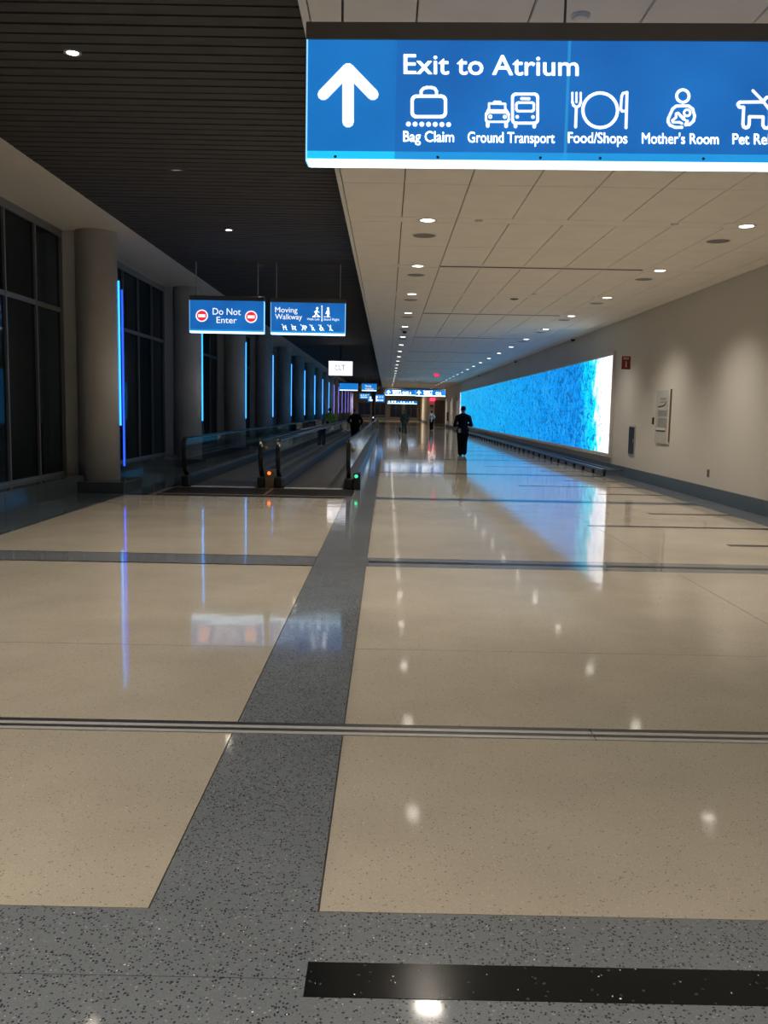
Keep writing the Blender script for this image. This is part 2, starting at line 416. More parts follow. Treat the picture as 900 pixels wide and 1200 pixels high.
o = boxes('distant_ceiling_tiles', farl, M['tile'], ceil); o['kind'] = 'stuff'
o = box('distant_ceiling_slab', XD + .02, WX + 3, 113.0, YE, ZC, ZC + .028, M['tile'], ceil)
struct(box('trim_2', XD - .03, XD + .018, YB, YE, ZC - .006, 4.98, M['white']), 'white fascia edge between the two ceilings')

# ------------------------------------------------------------------ DARK CEILING
dk = struct(box('ceiling_dark', XS, XD - .03, YB, YE, 4.96, 5.04, M['deck']), 'dark slatted ceiling')
bm_ = None
V, Fc = [], []; boxdata(V, Fc, XS - .05, XD - .03, -.082, .082, 0, .13); bmesh_ = mesh('baffle', V, Fc); bmesh_.materials.append(M['baffle'])
yb = 3.0; rest = []; n = 0
while yb < YE:
    if n < 190: link('baffle', bmesh_, None, dk, (0, yb, ZD + .008 + random.uniform(-.002, .002)))
    else: rest.append((XS - .05, XD - .03, yb - .082, yb + .082, ZD + .008, ZD + .138))
    yb += .20; n += 1
o = boxes('distant_baffles', rest, M['baffle'], dk); o['kind'] = 'stuff'
# soffit over the windows
struct(box('ceiling_soffit', -6.5, XS, YB, YE, ZD, 5.04, M['soffit']), 'pale soffit along the window wall')

# ------------------------------------------------------------------ LEFT WINDOW WALL
wl = struct(box('wall_left', -6.5, XG - .12, YB, YE, 0, .30, M['darkstone']), 'window wall with pilasters and stone plinth')
box('header_beam', -6.5, XG + .05, YB, YE, 4.73, ZD, M['frame'], wl)
box('joint_backing', -6.22, -5.662, 5.0, YE, 0, .285, M['caulk'], wl)
V, Fc = [], []; boxdata(V, Fc, -.56, 0, 0, 1.188, 0, .30); pm = mesh('plinth_panel', V, Fc); pm.materials.append(M['darkstone'])
y = 5.9
n = 0
rest = []
while y < YE - 2:
    if n < 60: link('plinth_panel', pm, None, wl, (-5.65, y, 0))
    else: rest.append((-6.21, -5.65, y, y + 1.188, 0, .30))
    y += 1.2; n += 1
o = boxes('distant_plinth_panels', rest, M['darkstone'], wl); o['kind'] = 'stuff'
pil = None
NC = 16
for k in range(-1, NC):
    y0 = COL0 - .10 + COLP * k
    box('pilaster', -6.5, -5.83, y0, y0 + .40, .30, ZD, M['column'], wl)
PITCH_W = 1.24
mm_cache = {}
def framebits(y0, y1, idx):
    wn = struct(empty('window_%d' % idx, (XG, y0, .3)), 'tall dark night window bay between pilasters')
    ln = y1 - y0
    box('window_frame', -.05, .04, 0, .06, 0, 4.43, M['frame'], wn); box('window_frame', -.05, .04, ln - .06, ln, 0, 4.43, M['frame'], wn)
    box('window_frame', -.05, .04, .06, ln - .06, 0, .05, M['frame'], wn); box('window_frame', -.05, .04, .06, ln - .06, 4.35, 4.43, M['frame'], wn)
    ys = []
    yy = ln - PITCH_W
    while yy > .35: ys.append(yy); yy -= PITCH_W
    ys = sorted(ys)
    for q in ys:
        mu = box('mullion', -.05, .035, q - .024, q + .024, .05, 4.35, M['frame'], wn)
        box('outer_fin', -.55, -.06, q - .05, q + .05, 0, 4.43, M['fin'], mu)
    edges = [.06] + ys + [ln - .06]
    for a, b in zip(edges[:-1], edges[1:]):
        box('transom', -.045, .03, a + .03, b - .03, 2.99, 3.07, M['frame'], wn)
        box('pane', -.012, 0, a + .02, b - .02, .05, 3.0, M['pane'], wn); box('pane', -.012, 0, a + .02, b - .02, 3.06, 4.35, M['pane'], wn)
for k in range(-1, NC - 1):
    framebits(COL0 + .30 + COLP * k, COL0 - .10 + COLP * (k + 1), k + 2)
box('wall_infill', -6.5, XG, YB, COL0 - .10 - COLP, .30, 4.73, M['column'], wl)
struct(box('ground_outside', -30, -7.05, YB, YE, -.3, -.1, M['exterior']))

# ------------------------------------------------------------------ COLUMNS with light strips
for k in range(NC):
    yc = COL0 + COLP * k; xc = -5.46
    c = empty('round_column', (xc, yc, 0))
    if k == 0: lab = 'nearest pale round column with a cyan light strip and deep blue strip'
    else: lab = 'pale round column with %s light strip, %s column along the window wall' % ('blue' if k < 9 else 'violet', ORD[k])
    tag(c, lab, 'column', 'round columns along the window wall')
    px0 = -.20 if k else -.55
    lathe_obj('shaft', [(.37, .20), (.37, ZD)], M['column'], c, 40)
    box('pedestal', -.44, .66, -.72, .50, 0.0, .20, M['darkstone'], c, bevel=.01)
    if k == 0: mA, mB = M['led_cyan'], M['led_blue']
    elif k < 9: mA, mB = M['led_azure'] if k > 2 else M['led_cyan'], M['led_pale']
    else: mA, mB = M['led_violet'], M['led_violet']
    a = rod('light_strip', (.375, .10, 1.22), (.375, .10, 3.92), .017 if k < 5 else .03, mA, c, 8)
    if k == 0: b = rod('light_strip', (.325, .47, .42), (.325, .47, 3.80), .018, mB, c, 8); b['label'] = 'deep blue light strip'
    else: b = rod('light_strip', (-.385, .06, 1.0), (-.385, .06, 3.6), .016, mB, c, 8)
    a['label'] = 'cyan light strip' if k < 3 else ('azure light strip' if k < 9 else 'violet light strip')

# ------------------------------------------------------------------ DOWNLIGHTS, speakers, slots
def ringmesh(r0, r1, z0, z1, seg=28):
    prof = [(r0, z0), (r1, z0), (r1 + .004, z1), (r0 - .006, z1)]
    V, Fc = [], []
    for r, z in prof:
        for i in range(seg): V.append((r * math.cos(2 * PI * i / seg), r * math.sin(2 * PI * i / seg), z))
    for q in range(4):
        for i in range(seg):
            j = (i + 1) % seg; Fc.append((q * seg + i, ((q + 1) % 4) * seg + i, ((q + 1) % 4) * seg + j, q * seg + j))
    return V, Fc
V, Fc = ringmesh(.095, .125, -.006, .001); ring_me = mesh('trim_ring', V, Fc, False); ring_me.materials.append(M['white'])
V, Fc = lathe([(.088, -.004), (.096, .0)], 28); lens_me = mesh('lens', V, Fc); lens_me.materials.append(M['lens'])
NEAR = {k: t_ for k, t_ in zip(range(32), ['', 'above the viewer', 'just before the big sign', 'just behind the big sign', '', ''])}
for side, (x, txt) in enumerate(((.48, 'row by the dark ceiling'), (4.68, 'row by the right wall'))):
    cnt = 0
    for k, yc in enumerate(rowsY[:28]):
        if k == 3: yc -= .45
        if yc < -1 or k == 2: continue
        if yc > 10:
            e = tag(empty('downlight', (x, yc + .005, ZC)), '%s lit downlight beyond the big sign, %s' % (ORD[cnt], txt), 'ceiling light', 'downlights in the white ceiling'); cnt += 1
        else:
            e = tag(empty('downlight', (x, yc + .005, ZC)), 'round ceiling downlight %s, %s' % (NEAR[k], txt), 'ceiling light', 'downlights near the big sign')
        link('trim_ring', ring_me, None, e); link('lens', lens_me, None, e)
        if yc < 80 or k % 2 == 0: spot((0, 0, -.03), DOWN_W * (.42 if 29 < yc < 80 else .7 if 22 < yc < 29 else 1.0), WARM, parent=e)   # the rows beside the screen are dimmed
V, Fc = lathe([(.14, -.008), (.16, -.004), (.165, .0)], 28); spk_me = mesh('grille', V, Fc); spk_me.materials.append(M['sensor'])
V, Fc = ringmesh(.165, .18, -.006, .0); spr_me = mesh('rim', V, Fc); spr_me.materials.append(M['white'])
for side, x in enumerate((.48, 4.69)):
    for k in range(6):
        e = tag(empty('ceiling_speaker', (x, 13.09 + 3.72 * k, ZC)), 'grey round ceiling speaker grille behind the %s downlight %s' % (ORD[k], ('beside the dark ceiling', 'beside the right wall')[side]), 'speaker', 'ceiling speakers')
        link('grille', spk_me, None, e); link('rim', spr_me, None, e)
sl = 0
for k, yc in enumerate(rowsY):
    if (k - 4) % 2 == 1 and 5 < yc < 60:
        e = tag(empty('slot_diffuser', (2.62, yc, ZC)), 'long dark linear air slot across the ceiling, %s from the big sign' % ORD[sl], 'air vent', 'ceiling air slots'); sl += 1
        box('slot_back', -1.755, 1.755, -.030, .030, .012, .026, M['black'], e)
        for y0, y1 in ((-.034, -.026), (-.004, .004), (.026, .034)): box('slot_rail', -1.755, 1.755, y0, y1, -.004, .012, M['dsteel'], e)
# small ceiling devices
def detector(x, y, z, r, label, cat='smoke detector', m='white'):
    e = tag(empty('smoke_detector', (x, y, z)), label, cat)
    lathe_obj('detector_base', [(r, -.014), (r, 0)], M[m], e); lathe_obj('sensor_head', [(r * .45, -.026), (r * .72, -.022), (r * .78, -.014)], M[m], e)
detector(1.17, 5.92, ZC, .06, 'round white ceiling device above the big blue sign')
detector(2.75, 20.0, ZC, .09, 'small square-looking grey detector in the middle of the white ceiling', m='sensor')
detector(1.15, 12.0, ZC, .05, 'tiny white sprinkler cap right of the nearest visible downlight')
detector(3.72, 12.0, ZC, .05, 'tiny white sprinkler cap left of the nearest wall-side downlight')
detector(3.05, 19.1, ZC, .05, 'tiny white sprinkler cap near the middle air slot')
def dome(x, y, z, label):
    e = tag(empty('dome_camera', (x, y, z)), label, 'security camera', 'dome cameras')
    lathe_obj('camera_base', [(.085, -.05), (.09, 0)], M['white'], e); lathe_obj('dome', [(.01, -.125), (.045, -.112), (.07, -.08), (.075, -.05)], M['black'], e)
dome(6.08, 29.8, ZC, 'black dome camera at the top of the right wall, nearest')
dome(6.08, 43.0, ZC, 'black dome camera at the top of the right wall, second')
dome(6.08, 60.0, ZC, 'black dome camera at the top of the right wall, farthest')
dome(.49, 28.0, ZC, 'black dome camera among the left row of downlights')

# dark-ceiling downlights set up between the slats
V, Fc = lathe([(.045, 0), (.05, .02)], 20); l2 = mesh('lens', V, Fc); l2.materials.append(M['lens2'])
V, Fc = ringmesh(.055, .08, 0, .12); h2 = mesh('lamp_can', V, Fc); h2.materials.append(M['alum'])
for k, yc in enumerate([.6, 4.6, 8.5, 12.5, 16.5, 20.5, 24.5, 28.5, 32.5, 36.5, 40.5, 44.5, 52.5, 60.5, 68.5, 76.5]):
    yc = 3.0 + .2 * round((yc - 3.1) / .2) + .1
    e = tag(empty('slat_downlight', (-2.93, yc, ZD + (.0 if k in (2, 4, 7) else .05))), ('small lit lamp between slats of the dark ceiling, %s in its row' % ORD[k - 2]) if k > 1 else ('small lamp in the dark ceiling above the viewer', 'small lamp in the dark ceiling above the expansion joint')[k], 'ceiling light', 'lamps in the dark ceiling' if k > 1 else 'lamps overhead')
    link('lens', l2, None, e)
    link('lamp_can', h2, None, e)
    if k < 12: spot((0, 0, -.14), DARK_W * (1.0 if k < 4 else .40 if k < 7 else .22), WARM, size=1.75, parent=e, rad=.09)
# soft lamps in the soffit are absent: the window side is dark

# ------------------------------------------------------------------ SCREEN WALL
aw = tag(empty('screen_wall', (WX, 24.6, .53)), 'long glowing blue screen artwork with white end on the right wall', 'screen')
AL = 76.0 - 24.6
box('screen', -.05, -.002, .0, AL, 0, 2.69, M['art'], aw)
for a in ((-.07, -.001, -.10, 0, -.10, 2.79), (-.07, -.001, AL, AL + .1, -.10, 2.79), (-.07, -.001, 0, AL, 2.69, 2.79), (-.07, -.001, 0, AL, -.10, 0)):
    box('frame', *a, M['sensor'] if False else M['wall'], aw)
# ------------------------------------------------------------------ GUARD RAIL under the screen
gr = tag(empty('guard_rail', (5.68, 23.1, 0)), 'low dark guard rail on short posts running below the screen', 'guard rail')
sweep('rail', [(0, 0, .155), (0, 53, .155)], .12, .07, M['dsteel'], gr)
box('end_bar', 0.04, .50, 0, .05, .145, .19, M['steel'], gr)
sweep('inner_rail', [(.30, 0.05, .155), (.30, 53, .155)], .08, .05, M['dsteel'], gr)
for k in range(43):
    p = box('post', -.035, .035, -.03, .03, 0, .13, M['black'], gr); p.location = (0, .03 + 1.25 * k, 0)

# ------------------------------------------------------------------ WALL THINGS
def on_wall(name, label, cat, y, z, w_, h_, d, m, bevel=.004):
    e = tag(empty(name, (WX, y, z)), label, cat); return e
# extinguisher flag sign
e = tag(empty('extinguisher_sign', (WX, 23.0, 2.76)), 'red flag sign with white extinguisher symbol sticking out from the wall', 'sign')
box('sign_plate', -.235, -.01, -.006, .006, 0, .33, M['signred'], e)
box('bracket', -.012, 0, -.03, .03, .03, .30, M['white'], e)
wsym = mat('pictogram white', (.6, .55, .5), .6)
boxes('pictogram', [(-.135, -.105, -.009, -.006, .05, .17), (-.128, -.112, -.009, -.006, .17, .19), (-.155, -.105, -.009, -.006, .19, .20)], wsym, e)
box('lettering', -.20, -.05, -.009, -.006, .28, .30, wsym, e); box('lettering', -.19, -.06, -.009, -.006, .25, .265, wsym, e)
# extinguisher cabinet
e = tag(empty('extinguisher_cabinet', (WX, 22.22, .58)), 'tall narrow dark recessed cabinet on the wall under the red sign', 'cabinet')
box('cabinet_frame', -.025, 0, 0, .56, 0, .76, M['alum'], e, bevel=.004)
d_ = box('door', -.032, -.025, .04, .52, .04, .72, M['dsteel'], e); box('handle', -.05, -.032, .07, .09, .33, .43, M['steel'], d_)
# info panel
e = tag(empty('information_panel', (WX, 19.56, .98)), 'tall narrow grey printed information panel on the beige wall', 'information panel')
pp = noisy('panel print', (.40, .40, .38), .5, 5, .03); ink = mat('ink', (.20, .20, .19), .6); ink2 = mat('dark ink', (.035, .035, .04), .6); pw = mat('print white', (.55, .55, .56), .6); edgeb = mat('panel edge', (.20, .15, .11), .5)
box('panel_board', -.035, -.0, .12, .98, 0, 1.18, pp, e); box('panel_rim', -.03, 0, 0, .12, 0.0, 1.20, M['wall'], e); box('panel_edge', -.036, 0, -.02, .0, 0.05, 1.2, edgeb, e)
V = []
bl = []
random.seed(3)
for z0, z1, a, b in ((.96, 1.02, .30, .72), (.90, .94, .28, .80), (.60, .74, .18, .86), (.35, .56, .18, .86)):
    zz = z1
    while zz > z0:
        bl.append((-.037, -.035, .98 - b + random.uniform(-.02, .05) * 1, .98 - a + .12 - .12, zz - .012, zz)); zz -= .02
boxes('printed_text', bl, ink, e)
boxes('printed_band', [(-.0375, -.035, .22, .90, .26, .295)], ink2, e); boxes('printed_picture', [(-.0372, -.035, .25, .88, .295, .35)], pw, e)
V = [(-.0375, .98 - .15 - .02, .80), (-.0375, .98 - .15, .83), (-.0375, .55, .845), (-.0375, .40, .86), (-.0375, .26, .915), (-.0375, .24, .88), (-.0375, .40, .825), (-.0375, .60, .81)]
link('printed_shape', mesh('printed_shape', V, [tuple(range(8))]), ink2, e)
e = tag(empty('card_reader', (WX, 20.75, 1.40)), 'small dark card reader on the wall left of the information panel', 'card reader')
box('reader_body', -.03, 0, 0, .08, 0, .15, M['black'], e, bevel=.006); box('reader_plate', -.006, 0, -.01, .09, -.01, .16, M['sensor'], e)
e = tag(empty('wall_outlet', (WX, 17.02, .44)), 'small dark wall outlet low on the beige wall', 'outlet')
box('outlet_plate', -.008, 0, 0, .12, 0, .15, M['sensor'], e, bevel=.002)
for z in (.03, .085): box('socket', -.011, -.008, .04, .08, z, z + .035, M['black'], e)
e = tag(empty('alarm_strobe', (WX, 88.0, 2.6)), 'small dark alarm unit near the far end of the right wall', 'alarm')
box('strobe_body', -.08, 0, 0, .4, 0, .30, M['sensor'], e); box('strobe_lens', -.10, -.08, .1, .3, .08, .2, M['white'], e)
e = tag(empty('thermostat', (WX, 79.0, 2.55)), 'small grey wall unit just beyond the screen', 'wall unit')
box('unit_body', -.07, 0, 0, .5, 0, .33, M['sensor'], e); box('unit_face', -.08, -.07, .05, .45, .05, .28, M['dsteel'], e)
e = tag(empty('dark_wall_cabinet', (WX, 90.5, .65)), 'dark upright cabinet at the far end of the right wall', 'cabinet')
box('cabinet_body', -.10, 0, 0, .9, 0, .9, M['black'], e); box('door', -.12, -.10, .05, .85, .05, .85, M['dsteel'], e)

# ------------------------------------------------------------------ SIGNS
def ray(px, py):
    return CAMR @ Vector(((px - 450) / F, (600 - py) / F, -1.0))
class Plane:
    """a sign face: origin at its lower left corner, u along the face, v up; artwork is laid out on the face itself"""
    def __init__(s, px, py, Y, yaw):
        d = ray(px, py); s.n = Vector((math.sin(yaw), -math.cos(yaw), 0)); s.u = Vector((math.cos(yaw), math.sin(yaw), 0))
        t = Y / d.y; s.o = EYE + d * t; s.yaw = yaw
    def uv(s, px, py):
        d = ray(px, py); t = (s.o - EYE).dot(s.n) / d.dot(s.n); p = EYE + d * t - s.o
        return p.dot(s.u), p.z
FONTC = {}
def glyphs(text, off=0.0):
    key = (text, off)
    if key not in FONTC:
        cu = bpy.data.curves.new('t', 'FONT'); cu.body = text; cu.size = 1; cu.offset = off; cu.resolution_u = 4
        ob = bpy.data.objects.new('t', cu); C.objects.link(ob)
        dg = bpy.context.evaluated_depsgraph_get(); me = bpy.data.meshes.new_from_object(ob.evaluated_get(dg))
        V = [tuple(v.co) for v in me.vertices]; Fc = [tuple(p.vertices) for p in me.polygons]
        bpy.data.objects.remove(ob); bpy.data.curves.remove(cu); bpy.data.meshes.remove(me); FONTC[key] = (V, Fc)
    return FONTC[key]
CAP = None
def bolder(V, Fc, d):
    if d <= .004: return V, Fc
    oV, oF = [], []
    for k in range(8):
        a = 2 * PI * k / 8; b = len(oV); oV += [(v[0] + d * math.cos(a), v[1] + d * math.sin(a), v[2]) for v in V]; oF += [tuple(b + i for i in f) for f in Fc]
    return oV, oF
def lettering(pl, text, x0, x1, ybase, cap, m, parent, off=.012, slope=.0095, name='lettering', z=-.004):
    global CAP
    if CAP is None: CAP = max(v[1] for v in glyphs('E', 0.0)[0])
    V, Fc = bolder(*glyphs(text), off); mn = min(v[0] for v in V); mx = max(v[0] for v in V); out = []
    for v in V:
        px = x0 + (v[0] - mn) * (x1 - x0) / (mx - mn); py = ybase + slope * (px - x0) - v[1] * cap / CAP
        u, w_ = pl.uv(px, py); out.append((u, z, w_))
    return link(name, mesh(name, out, Fc), m, parent)
class Pict:
    def __init__(s, pl, z=-.004): s.pl, s.V, s.F, s.z = pl, [], [], z
    def poly(s, pts):
        b = len(s.V)
        for p in pts: u, w_ = s.pl.uv(*p); s.V.append((u, s.z, w_))
        s.F.append(tuple(range(b, b + len(pts))))
    def disc(s, x, y, r, n=16, ry=None): s.poly([(x + r * math.cos(2 * PI * i / n), y + (ry or r) * math.sin(2 * PI * i / n)) for i in range(n)])
    def line(s, pts, w_, closed=False):
        q = pts + [pts[0]] if closed else pts
        for a, b in zip(q[:-1], q[1:]):
            dx, dy = b[0] - a[0], b[1] - a[1]; l = math.hypot(dx, dy) or 1; nx, ny = -dy / l * w_ / 2, dx / l * w_ / 2
            s.poly([(a[0] + nx, a[1] + ny), (b[0] + nx, b[1] + ny), (b[0] - nx, b[1] - ny), (a[0] - nx, a[1] - ny)])
        for p in q: s.disc(p[0], p[1], w_ / 2, 10)
    def circ(s, x, y, r, w_, n=28, a0=0, a1=2 * PI): s.line([(x + r * math.cos(a0 + (a1 - a0) * i / n), y + r * math.sin(a0 + (a1 - a0) * i / n)) for i in range(n + 1)], w_)
    def rrect(s, x0, y0, x1, y1, r, w_):
        p = []
        for cx, cy, a in ((x1 - r, y0 + r, -PI / 2), (x1 - r, y1 - r, 0), (x0 + r, y1 - r, PI / 2), (x0 + r, y0 + r, PI)):
            p += [(cx + r * math.cos(a + PI / 2 * i / 5), cy + r * math.sin(a + PI / 2 * i / 5)) for i in range(6)]
        s.line(p, w_, True)
    def build(s, parent, name='pictogram', m=None): return link(name, mesh(name, s.V, s.F), m or M['glow'], parent)

def hanging_sign(name, label, px0, px1, pyt, pyb, Y, yaw, panel, ztop, rods, depth=.14, hous=.09, bar=.03, cat='sign', group=None):
    pl = Plane(px0, pyb, Y, yaw)
    W_, _ = pl.uv(px1, pyb); _, H_ = pl.uv(px0, pyt)
    e = tag(empty(name, pl.o, yaw), label, cat, group)
    box('light_panel', 0, W_, 0, depth, bar, H_, panel, e)
    box('housing', -.01, W_ + .01, -.012, depth + .012, H_, H_ + hous, M['housing'], e, bevel=.004)
    box('light_bar', 0, W_, -.006, depth + .006, 0, bar, M['bar'], e, bevel=.003)
    for s_ in (0, 1): box('edge_strip', -.008 if s_ == 0 else W_, 0 if s_ == 0 else W_ + .008, -.004, depth, .0, H_, M['edge'], e)
    for r_ in rods: rod('hanger_rod', (r_, depth / 2, H_ + hous), (r_, depth / 2, ztop - pl.o.z), .007 if Y < 10 else .012, M['dsteel'] if Y < 10 else M['alum'], e)
    return e, pl, W_, H_

# big sign
e, pl, W_, H_ = hanging_sign('overhead_sign', 'large blue lit overhead sign reading Exit to Atrium with arrow and pictograms', 359.8, 1105, 46.5, 188.3, 5.0, -.0332, M['blue'], ZC, (.177, 1.37, 2.8), depth=.13, hous=.088, bar=.010)
p = Pict(pl); p.line([(408, 81), (408, 143)], 13.5); p.line([(379, 111), (408, 81), (437, 111)], 13.5); p.build(e, 'arrow')
lettering(pl, 'Exit to Atrium', 473, 678, 86.5, 22.5, M['glow'], e, off=.010, slope=.012)
SW = 3.9
p = Pict(pl); p.rrect(483, 113, 522, 137, 5, SW); p.line([(493.5, 112), (493.5, 107), (496, 104), (500, 102.8), (506, 102.8), (509.5, 104), (511.5, 107), (511.5, 112)], 3.6)
for i in range(7): p.disc(478.6 + 7.85 * i, 145.6 + .1 * i, 2.9)
p.build(e)
p = Pict(pl)       # taxi and bus
p.line([(571, 134), (571, 131), (573, 127), (573, 121.5), (592, 122), (592, 127.5), (594.5, 131), (594.5, 134)], 2.6); p.line([(578.5, 121.5), (579.5, 119.5), (586, 119.7), (587, 122)], 2.6)
p.line([(572, 131.5), (573.5, 129.5), (592, 129.7), (594, 132)], 2.4); p.rrect(569.5, 132, 596, 143, 2.5, 2.6); p.circ(574.5, 137, 1.6, 1.5, 10); p.circ(591.5, 137.2, 1.6, 1.5, 10)
p.line([(571.5, 144), (571.5, 148)], 4.2); p.line([(593, 144.3), (593, 148.3)], 4.2)
p.rrect(600.5, 110.5, 630, 144.5, 4, 3.4); p.line([(611, 115.8), (620, 116)], 3.4); p.rrect(605, 120.5, 625.5, 130.5, 2.5, 2.8)
p.disc(606, 137.2, 2.2); p.disc(624.5, 137.4, 2.2); p.line([(604, 145), (604, 148.5)], 4.2); p.line([(626, 145.3), (626, 148.8)], 4.2); p.build(e)
p = Pict(pl)       # plate, fork, knife
p.circ(703.2, 129.5, 20.3, 3.6, 36)
for x in (670.5, 674.7, 679.3, 681): pass
for x in (670.6, 675.4, 680.4): p.line([(x, 109), (x, 120)], 2.5)
p.line([(670.6, 120), (672, 124), (675.4, 126), (679, 124), (680.4, 120)], 3.0); p.line([(675.2, 126), (674.4, 149)], 3.4)
p.line([(734.6, 108.5), (733.4, 150)], 3.4); p.line([(734.3, 108.5), (730, 109.5), (728.3, 113), (727.3, 128), (728.6, 130.5), (733.6, 130.5)], 3.0); p.build(e)
p = Pict(pl)       # mother and child
p.circ(800, 112.8, 7.3, 3.2, 24)
p.line([(800, 124.2), (807, 124.5), (811.5, 128), (813.8, 136), (812.5, 142), (808, 146), (803, 146.5), (805.3, 142)], 3.4)
p.line([(800, 124.2), (792, 124.6), (788, 128), (783, 139), (782.6, 143), (785, 147), (791, 149.5), (799, 149.5)], 3.4)
p.circ(805, 132.5, 3.7, 2.4, 18); p.line([(801.5, 138), (798, 136.5), (794.5, 132.5), (792, 133.5), (792, 138), (787.5, 141.5), (788.5, 143.5), (796, 143.5), (799, 145)], 2.8); p.line([(796, 135), (800.5, 140), (803, 141)], 2.6); p.build(e)
p = Pict(pl)       # dog on a lead
p.line([(893.5, 119.7), (866.5, 120), (864.2, 122.5), (866, 125.8), (871.2, 126), (870.3, 146), (871.2, 149), (873.8, 150.2), (876.5, 149), (877.6, 146), (878, 137), (894, 137.3), (893.7, 147), (895.5, 150), (899, 150.5), (901.5, 148), (902, 130), (909, 127), (914, 121), (905, 113), (898, 114.5), (893.5, 119.7)], 3.7)
p.line([(882, 106.5), (894, 119)], 3.4); p.line([(894, 119), (903, 131)], 3.4); p.build(e)
for t, a, b, yb_ in (('Bag Claim', 472.5, 532, 166), ('Ground Transport', 548, 650, 167), ('Food/Shops', 665.5, 735, 167.5), ("Mother's Room", 752, 842, 168.3), ('Pet Relief', 858, 918, 169)):
    lettering(pl, t, a, b, yb_, 12.2, M['glow'], e, off=.010, slope=.009)
SCR = mat('screw', (.02, .03, .05), .5)
for x in (393, 513, 633, 703, 824): scr = Pict(pl, -.006); scr.disc(x, 183.8 + (x - 393) * .006, 1.8, 10); scr.build(e, 'screw', SCR)


# pair of walkway signs
YW = 20.0
def rodu(pl, px, py): return pl.uv(px, py)[0]
def dne(pl, e, s=1.0):
    for cx, cy in ((236.6, 370), (294.3, 371.3)):
        p = Pict(pl); p.disc(cx, cy, 7.2, 24); p.build(e, 'symbol_rim')
        p = Pict(pl, -.006); p.disc(cx, cy, 5.9, 24); p.build(e, 'no_entry_symbol', M['red'])
        p = Pict(pl, -.008); p.poly([(cx - 4.2, cy - 1.7), (cx + 4.2, cy - 1.6), (cx + 4.2, cy + 1.8), (cx - 4.2, cy + 1.7)]); p.build(e, 'symbol_bar')
    lettering(pl, 'Do Not', 249.3, 282.2, 368.6, 7.6, M['glow'], e, off=.001, slope=.02); lettering(pl, 'Enter', 253.8, 277.6, 378.4, 7.2, M['glow'], e, off=.001, slope=.02)
e, pl, W_, H_ = hanging_sign('walkway_sign', 'blue lit Do Not Enter sign above the left moving walkway', 222.5, 309, 351.5, 389.5, YW, 0, M['blue2'], ZD, (.13, 1.50), hous=.10, bar=.035)
dne(pl, e)
e, pl, W_, H_ = hanging_sign('walkway_sign', 'blue lit Moving Walkway sign above the right moving walkway', 317.5, 404, 354, 391.5, YW, 0, M['blue2'], ZD, (.11, 1.52), hous=.10, bar=.035)
lettering(pl, 'Moving', 322.5, 348.6, 366, 6.2, M['glow'], e, off=.001, slope=.015); lettering(pl, 'Walkway', 322.5, 354, 374, 6.2, M['glow'], e, off=.001, slope=.015)
p = Pict(pl); p.disc(371.8, 361.3, 1.5, 12); p.line([(371.2, 364), (370.6, 367)], 2.0); p.line([(370.6, 367), (373, 370.5), (374, 370.8)], 1.3); p.line([(370.6, 367), (369, 370.5), (367.3, 370.8)], 1.3)
p.line([(371.2, 364), (368.6, 365.8)], 1.0); p.line([(371.4, 364), (373.8, 366)], 1.0); p.line([(366.5, 371), (375, 371.2)], .6); p.build(e)
p = Pict(pl); p.disc(384.5, 361.5, 1.5, 12); p.line([(384.6, 364.3), (384.8, 368)], 2.8); p.line([(384.4, 368), (384.4, 371)], 2.0); p.line([(383, 365), (382, 367.5)], .9); p.line([(380, 371.2), (387, 371.4)], .6); p.build(e)
p = Pict(pl); p.line([(377.3, 358.5), (377.3, 376)], 1.0); p.build(e, 'divider')
lettering(pl, 'Walk Left', 359.6, 374.4, 375.2, 2.6, M['glow'], e, off=.001, slope=.015); lettering(pl, 'Stand Right', 379.3, 397.6, 375.5, 2.6, M['glow'], e, off=.001, slope=.015)
for i, x in enumerate((333.5, 344.3, 355.3, 366, 376.5, 387)):
    p = Pict(pl); y = 383.4 + i * .15
    if i == 0: p.line([(x - 1.5, y - .5), (x - 1, y + 3)], .8); p.line([(x - 1.5, y), (x + 1.8, y), (x + 2, y + 3)], .8); p.disc(x + 1, y - 1.6, .9, 8)
    elif i == 1: p.line([(x - 2, y - 1), (x + 2, y - 1), (x + 1.5, y + 1.5), (x - 1.5, y + 1.5)], .8, True); p.disc(x - 1, y + 2.8, .7, 8); p.disc(x + 1.5, y + 2.8, .7, 8)
    elif i == 2: p.disc(x, y - 2, .9, 8); p.line([(x, y), (x - 1, y + 3)], 1.2); p.circ(x + 2.4, y - .3, 1.3, .7, 12); p.disc(x + 2, y + 2.6, .7, 8)
    elif i == 3: p.disc(x - .5, y - 2.3, .9, 8); p.line([(x - .5, y - .5), (x, y + 3)], 1.1); p.line([(x + 1, y), (x + 2, y + 3)], .8)
    elif i == 4: p.disc(x - .5, y - 2.6, .8, 8); p.circ(x, y + 1.5, 1.6, .7, 14); p.line([(x - .5, y - 1.5), (x - .3, y + .5), (x + 1.5, y + .6), (x + 2.2, y + 2.5)], .8)
    else: p.disc(x + .3, y - 2.5, .9, 8); p.line([(x + .3, y - 1), (x + .3, y + 1)], 1.1); p.line([(x + .3, y + 1), (x - .6, y + 3)], .8); p.line([(x + .3, y + 1), (x + 1.3, y + 3)], .8)
    p.build(e)
    p = Pict(pl, -.006); p.line([(x - 3, y - 3.4), (x + 3, y + 3.4)], .6); p.build(e, 'prohibition_stroke', M['glow'])

